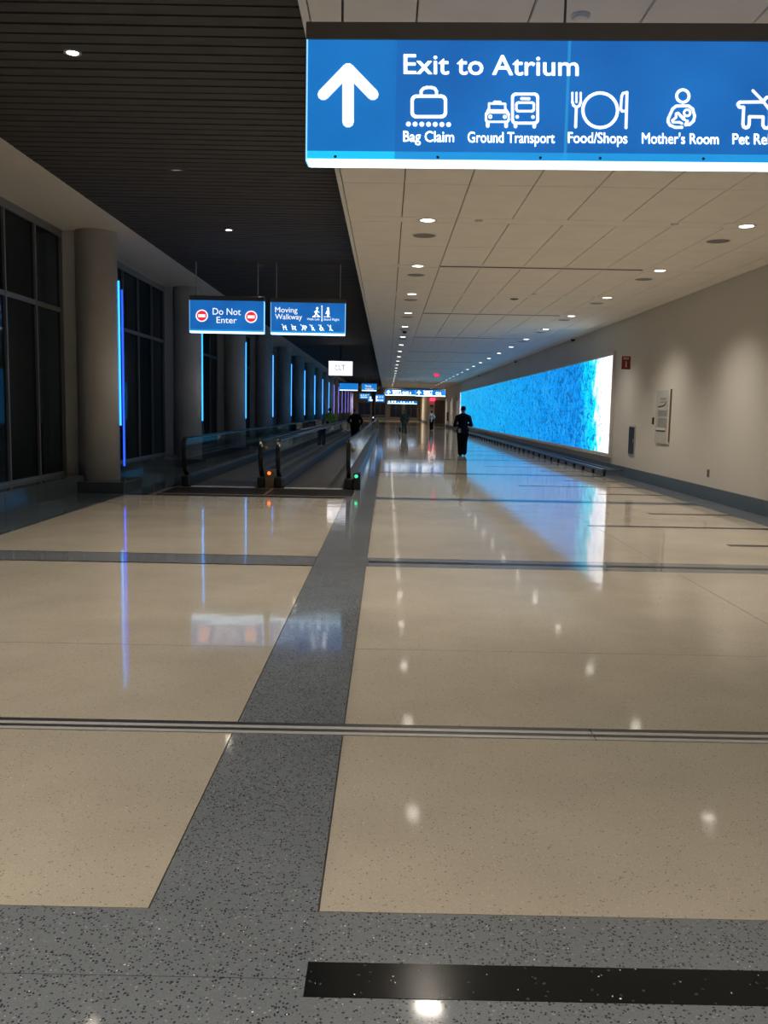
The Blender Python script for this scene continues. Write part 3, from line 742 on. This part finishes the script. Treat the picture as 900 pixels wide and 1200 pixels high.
# far signs of the same family
def farsign(label, px0, px1, pyt, pyb, Y, content, rods_z=ZC, group='far overhead signs', hous=.1):
    e, pl, W_, H_ = hanging_sign('overhead_sign', label, px0, px1, pyt, pyb, Y, 0, M['blue3'], rods_z, (.3,), hous=hous, bar=.07, group=group)
    content(pl, e, px0, px1, pyt, pyb); return e
def arrowrow(pl, e, a, b, t, c, n=6, gap=False):
    h = c - t; p = Pict(pl); x = a + .55 * h; y = (t + c) / 2
    p.line([(x, t + .2 * h), (x, c - .25 * h)], .14 * h); p.line([(x - .28 * h, y), (x, t + .2 * h), (x + .28 * h, y)], .14 * h); p.build(e, 'arrow')
    p = Pict(pl); p.line([(x + .75 * h, t + .22 * h), (x + 2.1 * h, t + .22 * h)], .16 * h); p.build(e, 'lettering')
    st = (b - x - 1.3 * h) / n
    for i in range(n):
        if gap and i == n // 2: continue
        p = Pict(pl); xx = x + 1.0 * h + st * i; yy = t + .58 * h; r = .17 * h
        if i % 3 == 0: p.circ(xx, yy, r, .1 * h, 12)
        elif i % 3 == 1: p.rrect(xx - r, yy - r, xx + r, yy + r, .06 * h, .1 * h)
        else: p.disc(xx, yy - .6 * r, .5 * r, 8); p.line([(xx, yy), (xx - .6 * r, yy + r)], .1 * h); p.line([(xx, yy), (xx + .6 * r, yy + r)], .1 * h)
        p.build(e)
farsign('long blue overhead sign with white arrow far down the hall, left half', 451.5, 486.6, 456.5, 463.2, 72, lambda *a: arrowrow(*a, n=6), hous=.12)
farsign('long blue overhead sign with white arrow far down the hall, right half', 486.9, 521.8, 456.8, 464.2, 72, lambda *a: arrowrow(*a, n=6, gap=True), hous=.12)
farsign('small farther blue sign under the long far overhead signs', 454, 488.5, 469.3, 473.0, 112, lambda *a: arrowrow(*a, n=8), group='small far signs')
farsign('blank blue sign far over the left moving walkway', 398, 419, 449, 457.5, 83, lambda *a: None, rods_z=ZD, group='far walkway signs')
def wk(pl, e, a, b, t, c):
    lettering(pl, 'Moving', a + 4, a + 11, t + 4, 2.4, M['glow'], e, off=.001, slope=.01); lettering(pl, 'Walkway', a + 3.5, a + 14, t + 7.2, 2.2, M['glow'], e, off=.001, slope=.01)
farsign('blue sign with white lines far over the right moving walkway', 424, 441, 449.5, 458, 83, wk, rods_z=ZD, group='far walkway signs')
# far screens
def farscreen(label, px0, px1, pyt, pyb, Y, n, white=None):
    pl = Plane(px0, pyb, Y, 0); W_, _ = pl.uv(px1, pyb); _, H_ = pl.uv(px0, pyt)
    e = tag(empty('display_screen', pl.o), label, 'screen', 'far display screens')
    box('screen_case', -.05, W_ + .05, 0.01, .15, -.05, H_ + .05, M['black'], e); box('screen_face', 0, W_, -.005, .01, 0, H_, M['screenblue'], e)
    p = Pict(pl, -.012)
    for i in range(n): p.disc(px0 + (i + .8) * (px1 - px0) / (n + .6), pyt + (pyb - pyt) * .32, .7, 8)
    p.line([(px0 + 2, pyb - 1.8), (px1 - 2, pyb - 1.7)], .8)
    p.build(e, 'screen_content')
    if white: p = Pict(pl, -.012); p.poly([(white[0], pyt + 1.4), (white[1], pyt + 1.4), (white[1], pyb - .6), (white[0], pyb - .6)]); p.build(e, 'screen_content', M['screenwhite'])
    rod('hanger_rod', (W_ / 2, .07, H_ + .05), (W_ / 2, .07, ZD - pl.o.z), .03, M['black'], e)
farscreen('small blue display screen with a row of white symbols, far left', 421.5, 433.5, 461.3, 467.2, 96, 4)
farscreen('blue and white display screen left of the dark post in the distance', 431.0, 437.2, 463.8, 470.5, 93, 1, (433.8, 436.6))
farscreen('blue and white display screen right of the dark post in the distance', 440.2, 450.4, 462.6, 470.8, 93, 3, (440.5, 442))
# white screen
pl = Plane(385.2, 439.8, 45, 0); W_, _ = pl.uv(413, 440); _, H_ = pl.uv(385.2, 423)
e = tag(empty('white_screen', pl.o), 'bright white screen with faint grey CLT letters hanging from the dark ceiling', 'screen')
box('screen_case', -.03, W_ + .03, .01, .12, -.03, H_ + .03, M['black'], e); box('screen_face', 0, W_, -.01, .01, 0, H_, M['screenwhite'], e)
lettering(pl, 'CLT', 392.4, 404.4, 433.6, 6.0, M['logo'], e, off=.010, slope=.01, z=-.014)
rod('hanger_rod', (W_ / 2, .06, H_ + .03), (W_ / 2, .06, ZD - pl.o.z), .035, M['black'], e)
# exit signs
e = tag(empty('exit_sign', (3.1, 57.5, 3.82)), 'red lit exit sign hanging from the white ceiling', 'exit sign')
box('sign_face', -.16, .16, -.02, .02, 0, .19, mat('exit face', (.1, .01, .02), .4, emit=(.8, .02, .06), es=1.2), e); box('ceiling_mount', -.05, .05, -.03, .03, .19, .28, M['white'], e)
V, Fc = glyphs('EXIT'); mnx = min(v[0] for v in V); mxx = max(v[0] for v in V)
link('lettering', mesh('lettering', [(-.13 + (v[0] - mnx) * .26 / (mxx - mnx), -.024, .035 + v[1] * .12 / .72) for v in V], Fc), M['exitred'], e)

# ------------------------------------------------------------------ MOVING WALKWAYS
Y0, Y1 = 16.2, 70.0
def newel(x, far=False):
    s = -1 if far else 1
    pts = [(x, 18.35, .98), (x, 18.02, .985)]
    for i in range(1, 9): a = PI / 2 + (PI * .5) * i / 8; pts.append((x, 17.98 + .24 * math.cos(a), .745 + .24 * math.sin(a)))
    for i in range(1, 9): t = i / 8; pts.append((x, 17.74 + .30 * t * t * t, .745 - .55 * t))
    pts.append((x, 18.16, .16))
    if far: pts = [(q[0], Y0 + Y1 - q[1], q[2]) for q in pts]
    return pts
M['plate'] = noisy('worn metal floor plate', (.12, .105, .085), .42, 8, .15, metal=.2)
def walkway(label, xl, xr, led_side, led_mat):
    cx = (xl + xr) / 2; pa = -2.25 if xl > -3 else xl - .16; pb = xr + .16 if xl > -3 else -2.255
    t = tag(empty('moving_walkway', (0, 0, 0)), label, 'moving walkway', 'moving walkways')
    box('floor_plate', pa, pb, Y0, 17.75, -.02, .006, M['plate'], t)
    rb = boxes('plate_grooves', [(pa + .02, pb - .02, yy, yy + .012, .006, .009) for yy in [16.35 + .05 * i for i in range(26)]], M['black'], t); rb['kind'] = 'stuff'
    box('comb_plate', xl + .12, xr - .12, 17.75, 17.95, -.02, .012, M['alum'], t)
    box('belt', xl + .10, xr - .10, 17.95, Y1 - 1.8, -.02, .004, M['belt'], t)
    box('floor_plate', pa, pb, Y1 - 1.8, Y1 + .5, -.02, .006, M['dsteel'], t)
    gv = boxes('belt_grooves', [(xl + .13 + i * (xr - xl - .26) / 20, xl + .145 + i * (xr - xl - .26) / 20, 17.95, Y1 - 1.8, .004, .009) for i in range(21)], M['black'], t); gv['kind'] = 'stuff'
    for x, s in ((xl, -1), (xr, 1)):
        b = sorted((x - s * .09, x + s * (.08 if abs(x + 2.345) < .4 else .12)))
        box('skirt_deck', b[0], b[1], 18.0, Y1 - .2, -.02, .20, M['dsteel'], t, bevel=.01)
        box('newel_base', x - .075, x + .075, 17.80, 18.25, 0.006, .22, M['black'], t, bevel=.03)
        hp = newel(x) [::-1]; hq = newel(x, True)
        sweep('handrail', hp + [(x, 24 + 8 * i, .98) for i in range(5)] + hq, .085, .038, M['rubber'], t)
        g = 18.0
        while g < Y1 - .4:
            h = min(g + 2.4, Y1 - .4)
            if g == 18.0:
                V = [(x - .006, 18.25, .2), (x - .006, 18.0, .34), (x - .006, 17.80, .60), (x - .006, 17.80, .78), (x - .006, 17.88, .92), (x - .006, 18.0, .955), (x - .006, h - .006, .955), (x - .006, h - .006, .2)]
                n_ = len(V); V += [(v[0] + .012, v[1], v[2]) for v in V]
                Fc = [tuple(range(n_)), tuple(range(n_, 2 * n_))[::-1]] + [(i, (i + 1) % n_, n_ + (i + 1) % n_, n_ + i) for i in range(n_)]
                link('glass_panel', mesh('glass_panel', V, Fc), M['glass'], t)
            else: box('glass_panel', x - .006, x + .006, g + .006, h - .006, .2, .955, M['glass'], t)
            g = h
        box('rail_profile', x - .02, x + .02, 18.05, Y1 - .4, .945, .965, M['steel'], t)
    return t
M['belt'] = noisy('belt rubber', (.075, .068, .06), .42, 6, .15)
wk1 = walkway('left moving walkway under the Do Not Enter sign', -4.05, -2.52, 0, None)
wk2 = walkway('right moving walkway under the Moving Walkway sign', -2.17, -.76, 0, None)
# console boxes with the direction lamps
BRZ = mat('bronze', (.30, .22, .15), .35, .8)
V, Fc = lathe([(.012, -.012), (.030, -.006), (.034, 0)], 16); lm = mesh('lamp', V, Fc)
def lampbox(t, x, w0, w1, h, m, lm_m, lab):
    b = box('lamp_housing', x + w0, x + w1, 17.78, 18.23, .006, h, m, t, bevel=.01)
    q = link('direction_lamp', lm.copy(), lm_m, b, (x, 17.777, h - .055)); q.rotation_euler = (PI / 2, 0, 0); q['label'] = lab
lampbox(wk1, -2.35, -.085, .09, .36, BRZ, M['redled'], 'glowing red lamp')
lampbox(wk2, -.60, -.055, .085, .33, M['black'], M['greenled'], 'glowing green lamp')
for t, x in ((wk1, -2.42), (wk2, -.665)):
    b = box('sensor_arm', x - .06, x, 17.82, 17.85, .80, .83, M['steel'], t)
    V, Fc = lathe([(.02, -.03), (.04, -.02), (.045, .05), (.03, .06)], 14)
    q = link('sensor_eye', mesh('sensor_eye', V, Fc, True), BRZ, b, (x, 17.82, .78))

# low seat and bin beyond the left walkway
e = tag(empty('waste_bin', (-4.62, 52.5, 0)), 'low dark bin with pale panel beside the blue-lit columns', 'bin')
box('bin_body', -.36, .24, -.25, .25, 0, .82, M['black'], e, bevel=.02); box('bin_lid', -.38, .26, -.27, .27, .82, .90, M['dsteel'], e, bevel=.02); box('bin_panel', .02, .20, -.262, -.25, .15, .75, M['alum'], e)

# ------------------------------------------------------------------ FAR END
wf = struct(box('wall_far', -6.5, 9.2, YE, YE + .3, -.02, 5.0, M['tanwall']), 'far end wall of the concourse')
def far_window(x0, x1, z0, z1, i):
    e = struct(empty('window_%d' % i, (x0, YE, z0)), 'dark far window')
    box('pane', .1, x1 - x0 - .1, -.05, -.02, .1, z1 - z0 - .1, mat('far glass', (.02, .015, .012), .15), e)
    boxes('window_frame', [(0, .1, -.09, 0, 0, z1 - z0), (x1 - x0 - .1, x1 - x0, -.09, 0, 0, z1 - z0), (0, x1 - x0, -.09, 0, 0, .1), (0, x1 - x0, -.09, 0, z1 - z0 - .1, z1 - z0), ((x1 - x0) / 2 - .03, (x1 - x0) / 2 + .03, -.09, 0, 0, z1 - z0)], M['frame'], e)
for i, (a, b) in enumerate(((.4, 2.5), (2.9, 5.0), (-2.2, -.3), (-4.9, -2.8))): far_window(a, b, .45, 2.9, 30 + i)
# side wall coming forward on the right, door recess
wa = struct(box('wall_far_right', 5.35, 5.6, 119, YE, -.02, ZC, M['tanwall']), 'warm lit side wall beyond the concourse')
box('wall_return', 5.35, 6.25, 118.8, 119, -.02, ZC, M['tanwall'], wa); box('side_wall', WX + 2.6, WX + 2.8, 95, 119, -.02, ZC, M['tanwall'], wa)
box('baseboard_piece', 5.33, 5.35, 119, YE, 0, .25, M['base'], wa)
dr = struct(box('door_1', 6.25, 8.8, 118.7, 118.9, -.02, 3.0, M['wood']), 'dark brown far doors'); boxes('door_frame', [(6.22, 6.32, 118.62, 118.7, 0, 3.05), (7.45, 7.5, 118.62, 118.7, 0, 3.05), (6.22, 8.8, 118.62, 118.7, 3.0, 3.1)], M['sensor'], dr)
box('door_header', 6.25, 8.8, 118.7, 119, 3.0, ZC, M['tanwall'], dr)
e = tag(empty('exit_sign', (5.95, 118.4, 2.95)), 'distant glowing red sign over the doorway, above the person in white', 'exit sign')
box('sign_face', -.33, .33, -.05, .05, 0, .42, M['exitred'], e); box('sign_mount', -.05, .05, -.03, .3, .42, .5, M['black'], e)
e = tag(empty('wall_camera', (5.9, 118.3, 2.2)), 'dark camera box below the distant red sign', 'camera')
box('camera_body', -.25, .15, 0, .4, 0, .25, M['black'], e); box('camera_mount', -.03, .03, .4, .5, .05, .2, M['black'], e)
# railing and posts in the distance
e = tag(empty('distant_railing', (-3.0, 100, 0)), 'pale metal railing across the far end of the walkway', 'railing')
box('top_rail', 0, 3.0, -.04, .04, .98, 1.08, M['alum'], e); box('mid_rail', 0, 3.0, -.03, .03, .55, .62, M['alum'], e)
for i in range(4): q = box('post', -.04, .04, -.04, .04, 0, 1.0, M['alum'], e); q.location = (.05 + i * .96, 0, 0)
e = tag(empty('slim_post', (-1.62, 104, 0)), 'slim pale round post between the distant screens', 'post')
lathe_obj('post_shaft', [(.2, 0.1), (.2, 4.9)], M['tanwall'], e); lathe_obj('post_base', [(.26, 0), (.26, .1)], M['dsteel'], e)
e = tag(empty('equipment_post', (-1.45, 92, 0)), 'dark post rising between the blue and white distant screens', 'post')
box('post_body', -.10, .10, -.1, .1, 0, 4.2, M['black'], e); box('equipment_box', -.22, .22, -.12, .12, 2.7, 3.3, M['black'], e); box('small_lamp', -.06, .06, -.14, -.12, .78, .92, M['glow'], e)
for x, y, W_ in ((2.5, 135, 420), (-2.0, 130, 260), (5.78, 114.5, 45), (7.5, 108, 40)):
    l = bpy.data.lights.new('atrium_light', 'AREA'); l.energy = W_; l.color = WARM; l.shape = 'DISK'; l.size = 1.1
    o = bpy.data.objects.new('atrium_light', l); C.objects.link(o); o.location = (x, y, ZC - .05)

# ------------------------------------------------------------------ PEOPLE
def cap_geo(bm, a, ra, b, rb, fy=1.0, seg=14):
    a = Vector(a); b = Vector(b); d = b - a; L_ = d.length
    rings = []
    q = d.to_track_quat('Z', 'Y') if L_ > 1e-6 else Matrix.Identity(3).to_quaternion()
    prof = []
    for i in range(5): an = -PI / 2 + (PI / 2) * i / 4; prof.append((ra * math.cos(an) + 1e-4, ra * math.sin(an)))
    for i in range(1, 4): t = i / 4; prof.append((ra + (rb - ra) * t, L_ * t))
    for i in range(5): an = (PI / 2) * i / 4; prof.append((rb * math.cos(an) + 1e-4, L_ + rb * math.sin(an)))
    for r, z in prof:
        ring = []
        for k in range(seg):
            an = 2 * PI * k / seg; v = q @ Vector((r * math.cos(an), r * math.sin(an), z)); v.y *= fy if fy != 1 else 1
            ring.append(bm.verts.new(a + v))
        rings.append(ring)
    for r0, r1 in zip(rings[:-1], rings[1:]):
        for k in range(seg): j = (k + 1) % seg; bm.faces.new((r0[k], r0[j], r1[j], r1[k]))
    bm.faces.new(rings[0][::-1]); bm.faces.new(rings[-1])
def ell(bm, c, rx, ry, rz):
    r = bmesh.ops.create_uvsphere(bm, u_segments=16, v_segments=12, radius=1)
    for v in r['verts']: v.co = Vector((c[0] + v.co.x * rx, c[1] + v.co.y * ry, c[2] + v.co.z * rz))
def remeshed(name, bm, vox, m, parent, smooth=3):
    me = bpy.data.meshes.new('tmp'); bm.to_mesh(me); bm.free(); ob = bpy.data.objects.new('tmp', me); C.objects.link(ob)
    r = ob.modifiers.new('r', 'REMESH'); r.mode = 'VOXEL'; r.voxel_size = vox
    s = ob.modifiers.new('s', 'SMOOTH'); s.iterations = smooth; s.factor = .5
    dg = bpy.context.evaluated_depsgraph_get(); out = bpy.data.meshes.new_from_object(ob.evaluated_get(dg))
    bpy.data.objects.remove(ob); bpy.data.meshes.remove(me)
    out.polygons.foreach_set('use_smooth', [True] * len(out.polygons)); out.name = name; out.materials.clear()
    return link(name, out, m, parent)
SKIN = mat('skin', (.22, .13, .09), .5); SKIN2 = mat('light skin', (.42, .27, .2), .5)
def person(label, loc, rz, h, J, top, bottom, hairm, skin, vox=.014, bulk=1.0, cap=None, coat=False, extra=None):
    """J: joints in a 1.80 m figure facing +y: elbows, wrists, knees, ankles as (L, R)"""
    s = h / 1.8
    root = tag(empty('person', loc, rz), label, 'person'); root.scale = (s, s, s)
    B = bulk
    def build(grow, parts):
        bm = bmesh.new(); g = grow
        if 'torso' in parts:
            cap_geo(bm, (0, 0, .97), .135 * B + g, (0, 0, 1.12), .125 * B + g, .78)
            cap_geo(bm, (0, 0, 1.12), .125 * B + g, (0, .005, 1.36), .150 * B + g, .75)
            cap_geo(bm, (-.11 * B, -.005, 1.39), .075 + g, (.11 * B, -.005, 1.39), .075 + g, .95)
            cap_geo(bm, (-.06, -.01, 1.48), .055 + g, (.06, -.01, 1.48), .055 + g)
        if 'hem' in parts: cap_geo(bm, (0, 0, .86), .150 * B + g, (0, 0, 1.05), .14 * B + g, .8)
        if 'arms' in parts:
            for i, sx in ((0, -1), (1, 1)):
                sh = (sx * .178 * B, 0, 1.405); cap_geo(bm, (sx * .03, -.005, 1.50), .050 + g, (sx * .165 * B, -.005, 1.42), .050 + g)
                cap_geo(bm, sh, .058 + g, J['elbow'][i], .048 + g); cap_geo(bm, J['elbow'][i], .047 + g, J['wrist'][i], .032 + g)
        if 'hands' in parts:
            for i, sx in ((0, -1), (1, 1)):
                e_, w_ = Vector(J['elbow'][i]), Vector(J['wrist'][i]); d = (w_ - e_).normalized(); side = d.cross(Vector((0, 0, 1)));
                side = side.normalized() if side.length > .1 else Vector((1, 0, 0))
                if abs(d.z) > .8: side = Vector((0, 1, 0))
                nrm = d.cross(side).normalized(); pc = w_ + d * .055
                for o_ in (-.025, -.008, .009, .026): cap_geo(bm, w_ + d * .01 + side * o_ * .7, .017, w_ + d * .085 + side * o_, .014)
                for o_, ln in ((-.030, .062), (-.010, .075), (.010, .080), (.030, .070)):
                    k1 = w_ + d * .092 + side * o_; k2 = k1 + d * ln * .5 - nrm * .008; k3 = k2 + d * ln * .35 - nrm * .025
                    cap_geo(bm, k1, .0095, k2, .009, seg=8); cap_geo(bm, k2, .009, k3, .008, seg=8)
                tb = w_ + d * .03 + side * .03 * -sx; cap_geo(bm, tb, .013, tb + d * .035 - side * sx * .028 - nrm * .01, .011, seg=8); cap_geo(bm, tb + d * .035 - side * sx * .028 - nrm * .01, .011, tb + d * .062 - side * sx * .03 - nrm * .02, .009, seg=8)
        if 'legs' in parts:
            for i, sx in ((0, -1), (1, 1)):
                cap_geo(bm, (sx * .075, 0, .93), .098 * B + g, J['knee'][i], .062 + g); cap_geo(bm, J['knee'][i], .060 + g, J['ankle'][i], (.042 if 'bodyleg' in parts else .060) + g)
        if 'feet' in parts:
            for i in (0, 1):
                a = Vector(J['ankle'][i]); t = Vector(J['toe'][i]); hl = a + (a - t).normalized() * .03 + Vector((0, 0, -.03))
                cap_geo(bm, a, .042 + g, hl, .036 + g); cap_geo(bm, hl, .036 + g, t, .034 + g)
        if 'head' in parts:
            hx, hy = J.get('head', (0, .02))
            cap_geo(bm, (0, -.005, 1.46), .070, (hx * .6, hy * .7, 1.60), .064)
            ell(bm, (hx, hy, 1.69), .086, .104, .113); ell(bm, (hx, hy + .035, 1.645), .055, .06, .062)
            cap_geo(bm, (hx, hy + .095, 1.70), .010, (hx, hy + .112, 1.668), .015, seg=8)          # nose
            for sx in (-1, 1): ell(bm, (hx + sx * .085, hy - .005, 1.685), .012, .022, .034)         # ears
            cap_geo(bm, (hx - .02, hy + .092, 1.635), .007, (hx + .02, hy + .092, 1.635), .007, seg=8)   # lips
        return bm
    hx, hy = J.get('head', (0, .02))
    remeshed('body', build(0, ('torso', 'arms', 'hands', 'legs', 'bodyleg', 'feet', 'head')), vox, skin, root, 2)
    for sx in (-1, 1):
        bm = bmesh.new(); ell(bm, (hx + sx * .031, hy + .083, 1.70), .013, .012, .010); me = bpy.data.meshes.new('eye'); bm.to_mesh(me); bm.free(); link('eye', me, M['white'], root)
    remeshed('coat' if coat else 'jacket', build(.016, ('torso', 'arms', 'hem')), vox, top, root, 4)
    remeshed('trousers', build(.034, ('legs',)), vox, bottom, root, 4)
    remeshed('shoes', build(.008, ('feet',)), vox, M['black'], root, 2)
    bm = bmesh.new(); ell(bm, (hx, hy - .012, 1.712), .094, .110, .106); 
    for v in bm.verts: v.co.z = max(v.co.z, 1.655 + max(0, (v.co.y - (hy - .02))) * 1.0)
    remeshed('hair', bm, .012, hairm, root, 2)
    if cap:
        bm = bmesh.new(); ell(bm, (hx, hy - .005, 1.735), .088, .105, .08)
        for v in bm.verts: v.co.z = max(v.co.z, 1.715)
        remeshed('cap', bm, .012, cap, root, 2)
    if extra: extra(root)
    return root
cloth = lambda n, c: noisy(n, c, .9, 25, .2, spec=.08)
NAVY = cloth('navy cloth', (.005, .006, .010)); BLK = cloth('black cloth', (.005, .005, .006)); GRN = cloth('grey-green cloth', (.045, .062, .055)); WHT = cloth('pale shirt', (.42, .40, .40))
VEST = mat('hi-vis yellow', (.30, .50, .02), .7); HAIR = cloth('dark hair', (.008, .007, .006)); GREY = cloth('grey hair', (.10, .10, .10)); STRP = mat('reflective strip', (.45, .48, .45), .4)
def bag_extra(r):
    e = box('belt_pouch', -.19, -.09, -.165, -.10, .84, .99, cloth('grey pouch', (.22, .20, .21)), r, bevel=.012); e['label'] = 'pale pouch on the belt'
    box('belt', -.165, .165, -.125, .125, .985, 1.02, M['black'], r, bevel=.02)
J1 = dict(elbow=((-.305, -.05, 1.11), (.305, -.04, 1.12)), wrist=((-.17, .17, 1.10), (.19, .18, 1.14)), knee=((-.09, .07, .50), (.085, .0, .49)), ankle=((-.065, .02, .085), (.06, -.16, .13)), toe=((-.075, .17, .036), (.075, -.02, .045)), head=(0, .03))
person('person in black walking away in front of the blue screen, arms bent forward', (2.78, 32.7, 0), 0.03, 1.80, J1, NAVY, BLK, HAIR, SKIN, vox=.010, bulk=1.24, extra=bag_extra)
J2 = dict(elbow=((-.34, -.05, 1.20), (.33, -.04, 1.18)), wrist=((-.20, .10, 1.05), (.22, .06, .98)), knee=((-.10, .05, .50), (.10, -.03, .49)), ankle=((-.10, .0, .09), (.10, -.10, .09)), toe=((-.11, .15, .036), (.11, .06, .036)), head=(0, .04))
person('person in black with grey hair standing on the right moving walkway', (-1.42, 39.6, .01), 0, 1.66, J2, BLK, BLK, GREY, SKIN2, bulk=1.22, extra=lambda r: None)
J3 = dict(elbow=((-.29, -.02, 1.15), (.30, -.05, 1.16)), wrist=((-.27, .12, .92), (.28, .05, .88)), knee=((-.10, .02, .49), (.10, .08, .50)), ankle=((-.12, -.14, .10), (.10, .06, .085)), toe=((-.12, .0, .036), (.10, .21, .036)), head=(.0, .05))
def roll_bag(r):
    e = box('shoulder_bag', -.42, -.26, -.12, .12, .10, .52, M['black'], r, bevel=.03); e['label'] = 'dark bag carried at the side'
    rod('bag_strap', (-.33, .0, .52), (-.27, .13, .86), .012, M['black'], r)
person('person in grey-green clothes walking away in the distance', (1.22, 63.0, 0), 0, 1.66, J3, GRN, GRN, GREY, SKIN2, bulk=1.42, coat=True, extra=roll_bag)
J4 = dict(elbow=((-.27, -.02, 1.15), (.27, -.04, 1.16)), wrist=((-.29, .10, .92), (.25, .12, 1.0)), knee=((-.09, .06, .50), (.09, .0, .49)), ankle=((-.07, .04, .085), (.07, -.18, .14)), toe=((-.07, .19, .036), (.07, -.06, .045)), head=(0, .02))
person('small distant person in a white shirt and black trousers walking away', (3.78, 76.0, 0), 0, 1.66, J4, WHT, BLK, HAIR, SKIN, bulk=1.0)
J5 = dict(elbow=((-.30, .0, 1.17), (.30, .0, 1.17)), wrist=((-.22, .20, 1.05), (.25, .22, 1.05)), knee=((-.10, .03, .50), (.10, .03, .50)), ankle=((-.10, .0, .085), (.10, .0, .085)), toe=((-.12, .15, .036), (.12, .15, .036)), head=(0, .02))
def vest(r):
    for sx in (-1, 1):
        for z in (1.10, 1.32):
            pass
    boxes('reflective_strips', [(-.11, -.07, -.155, -.135, 1.02, 1.44), (.07, .11, -.155, -.135, 1.02, 1.44)], STRP, r)
person('worker in a yellow-green safety vest beyond the left walkway rail', (-3.05, 47.5, .01), .1, 1.66, J5, VEST, BLK, HAIR, SKIN, bulk=1.15, extra=vest)

# names of repeats keep Blender's own suffixes; nothing is hidden or rendered from here
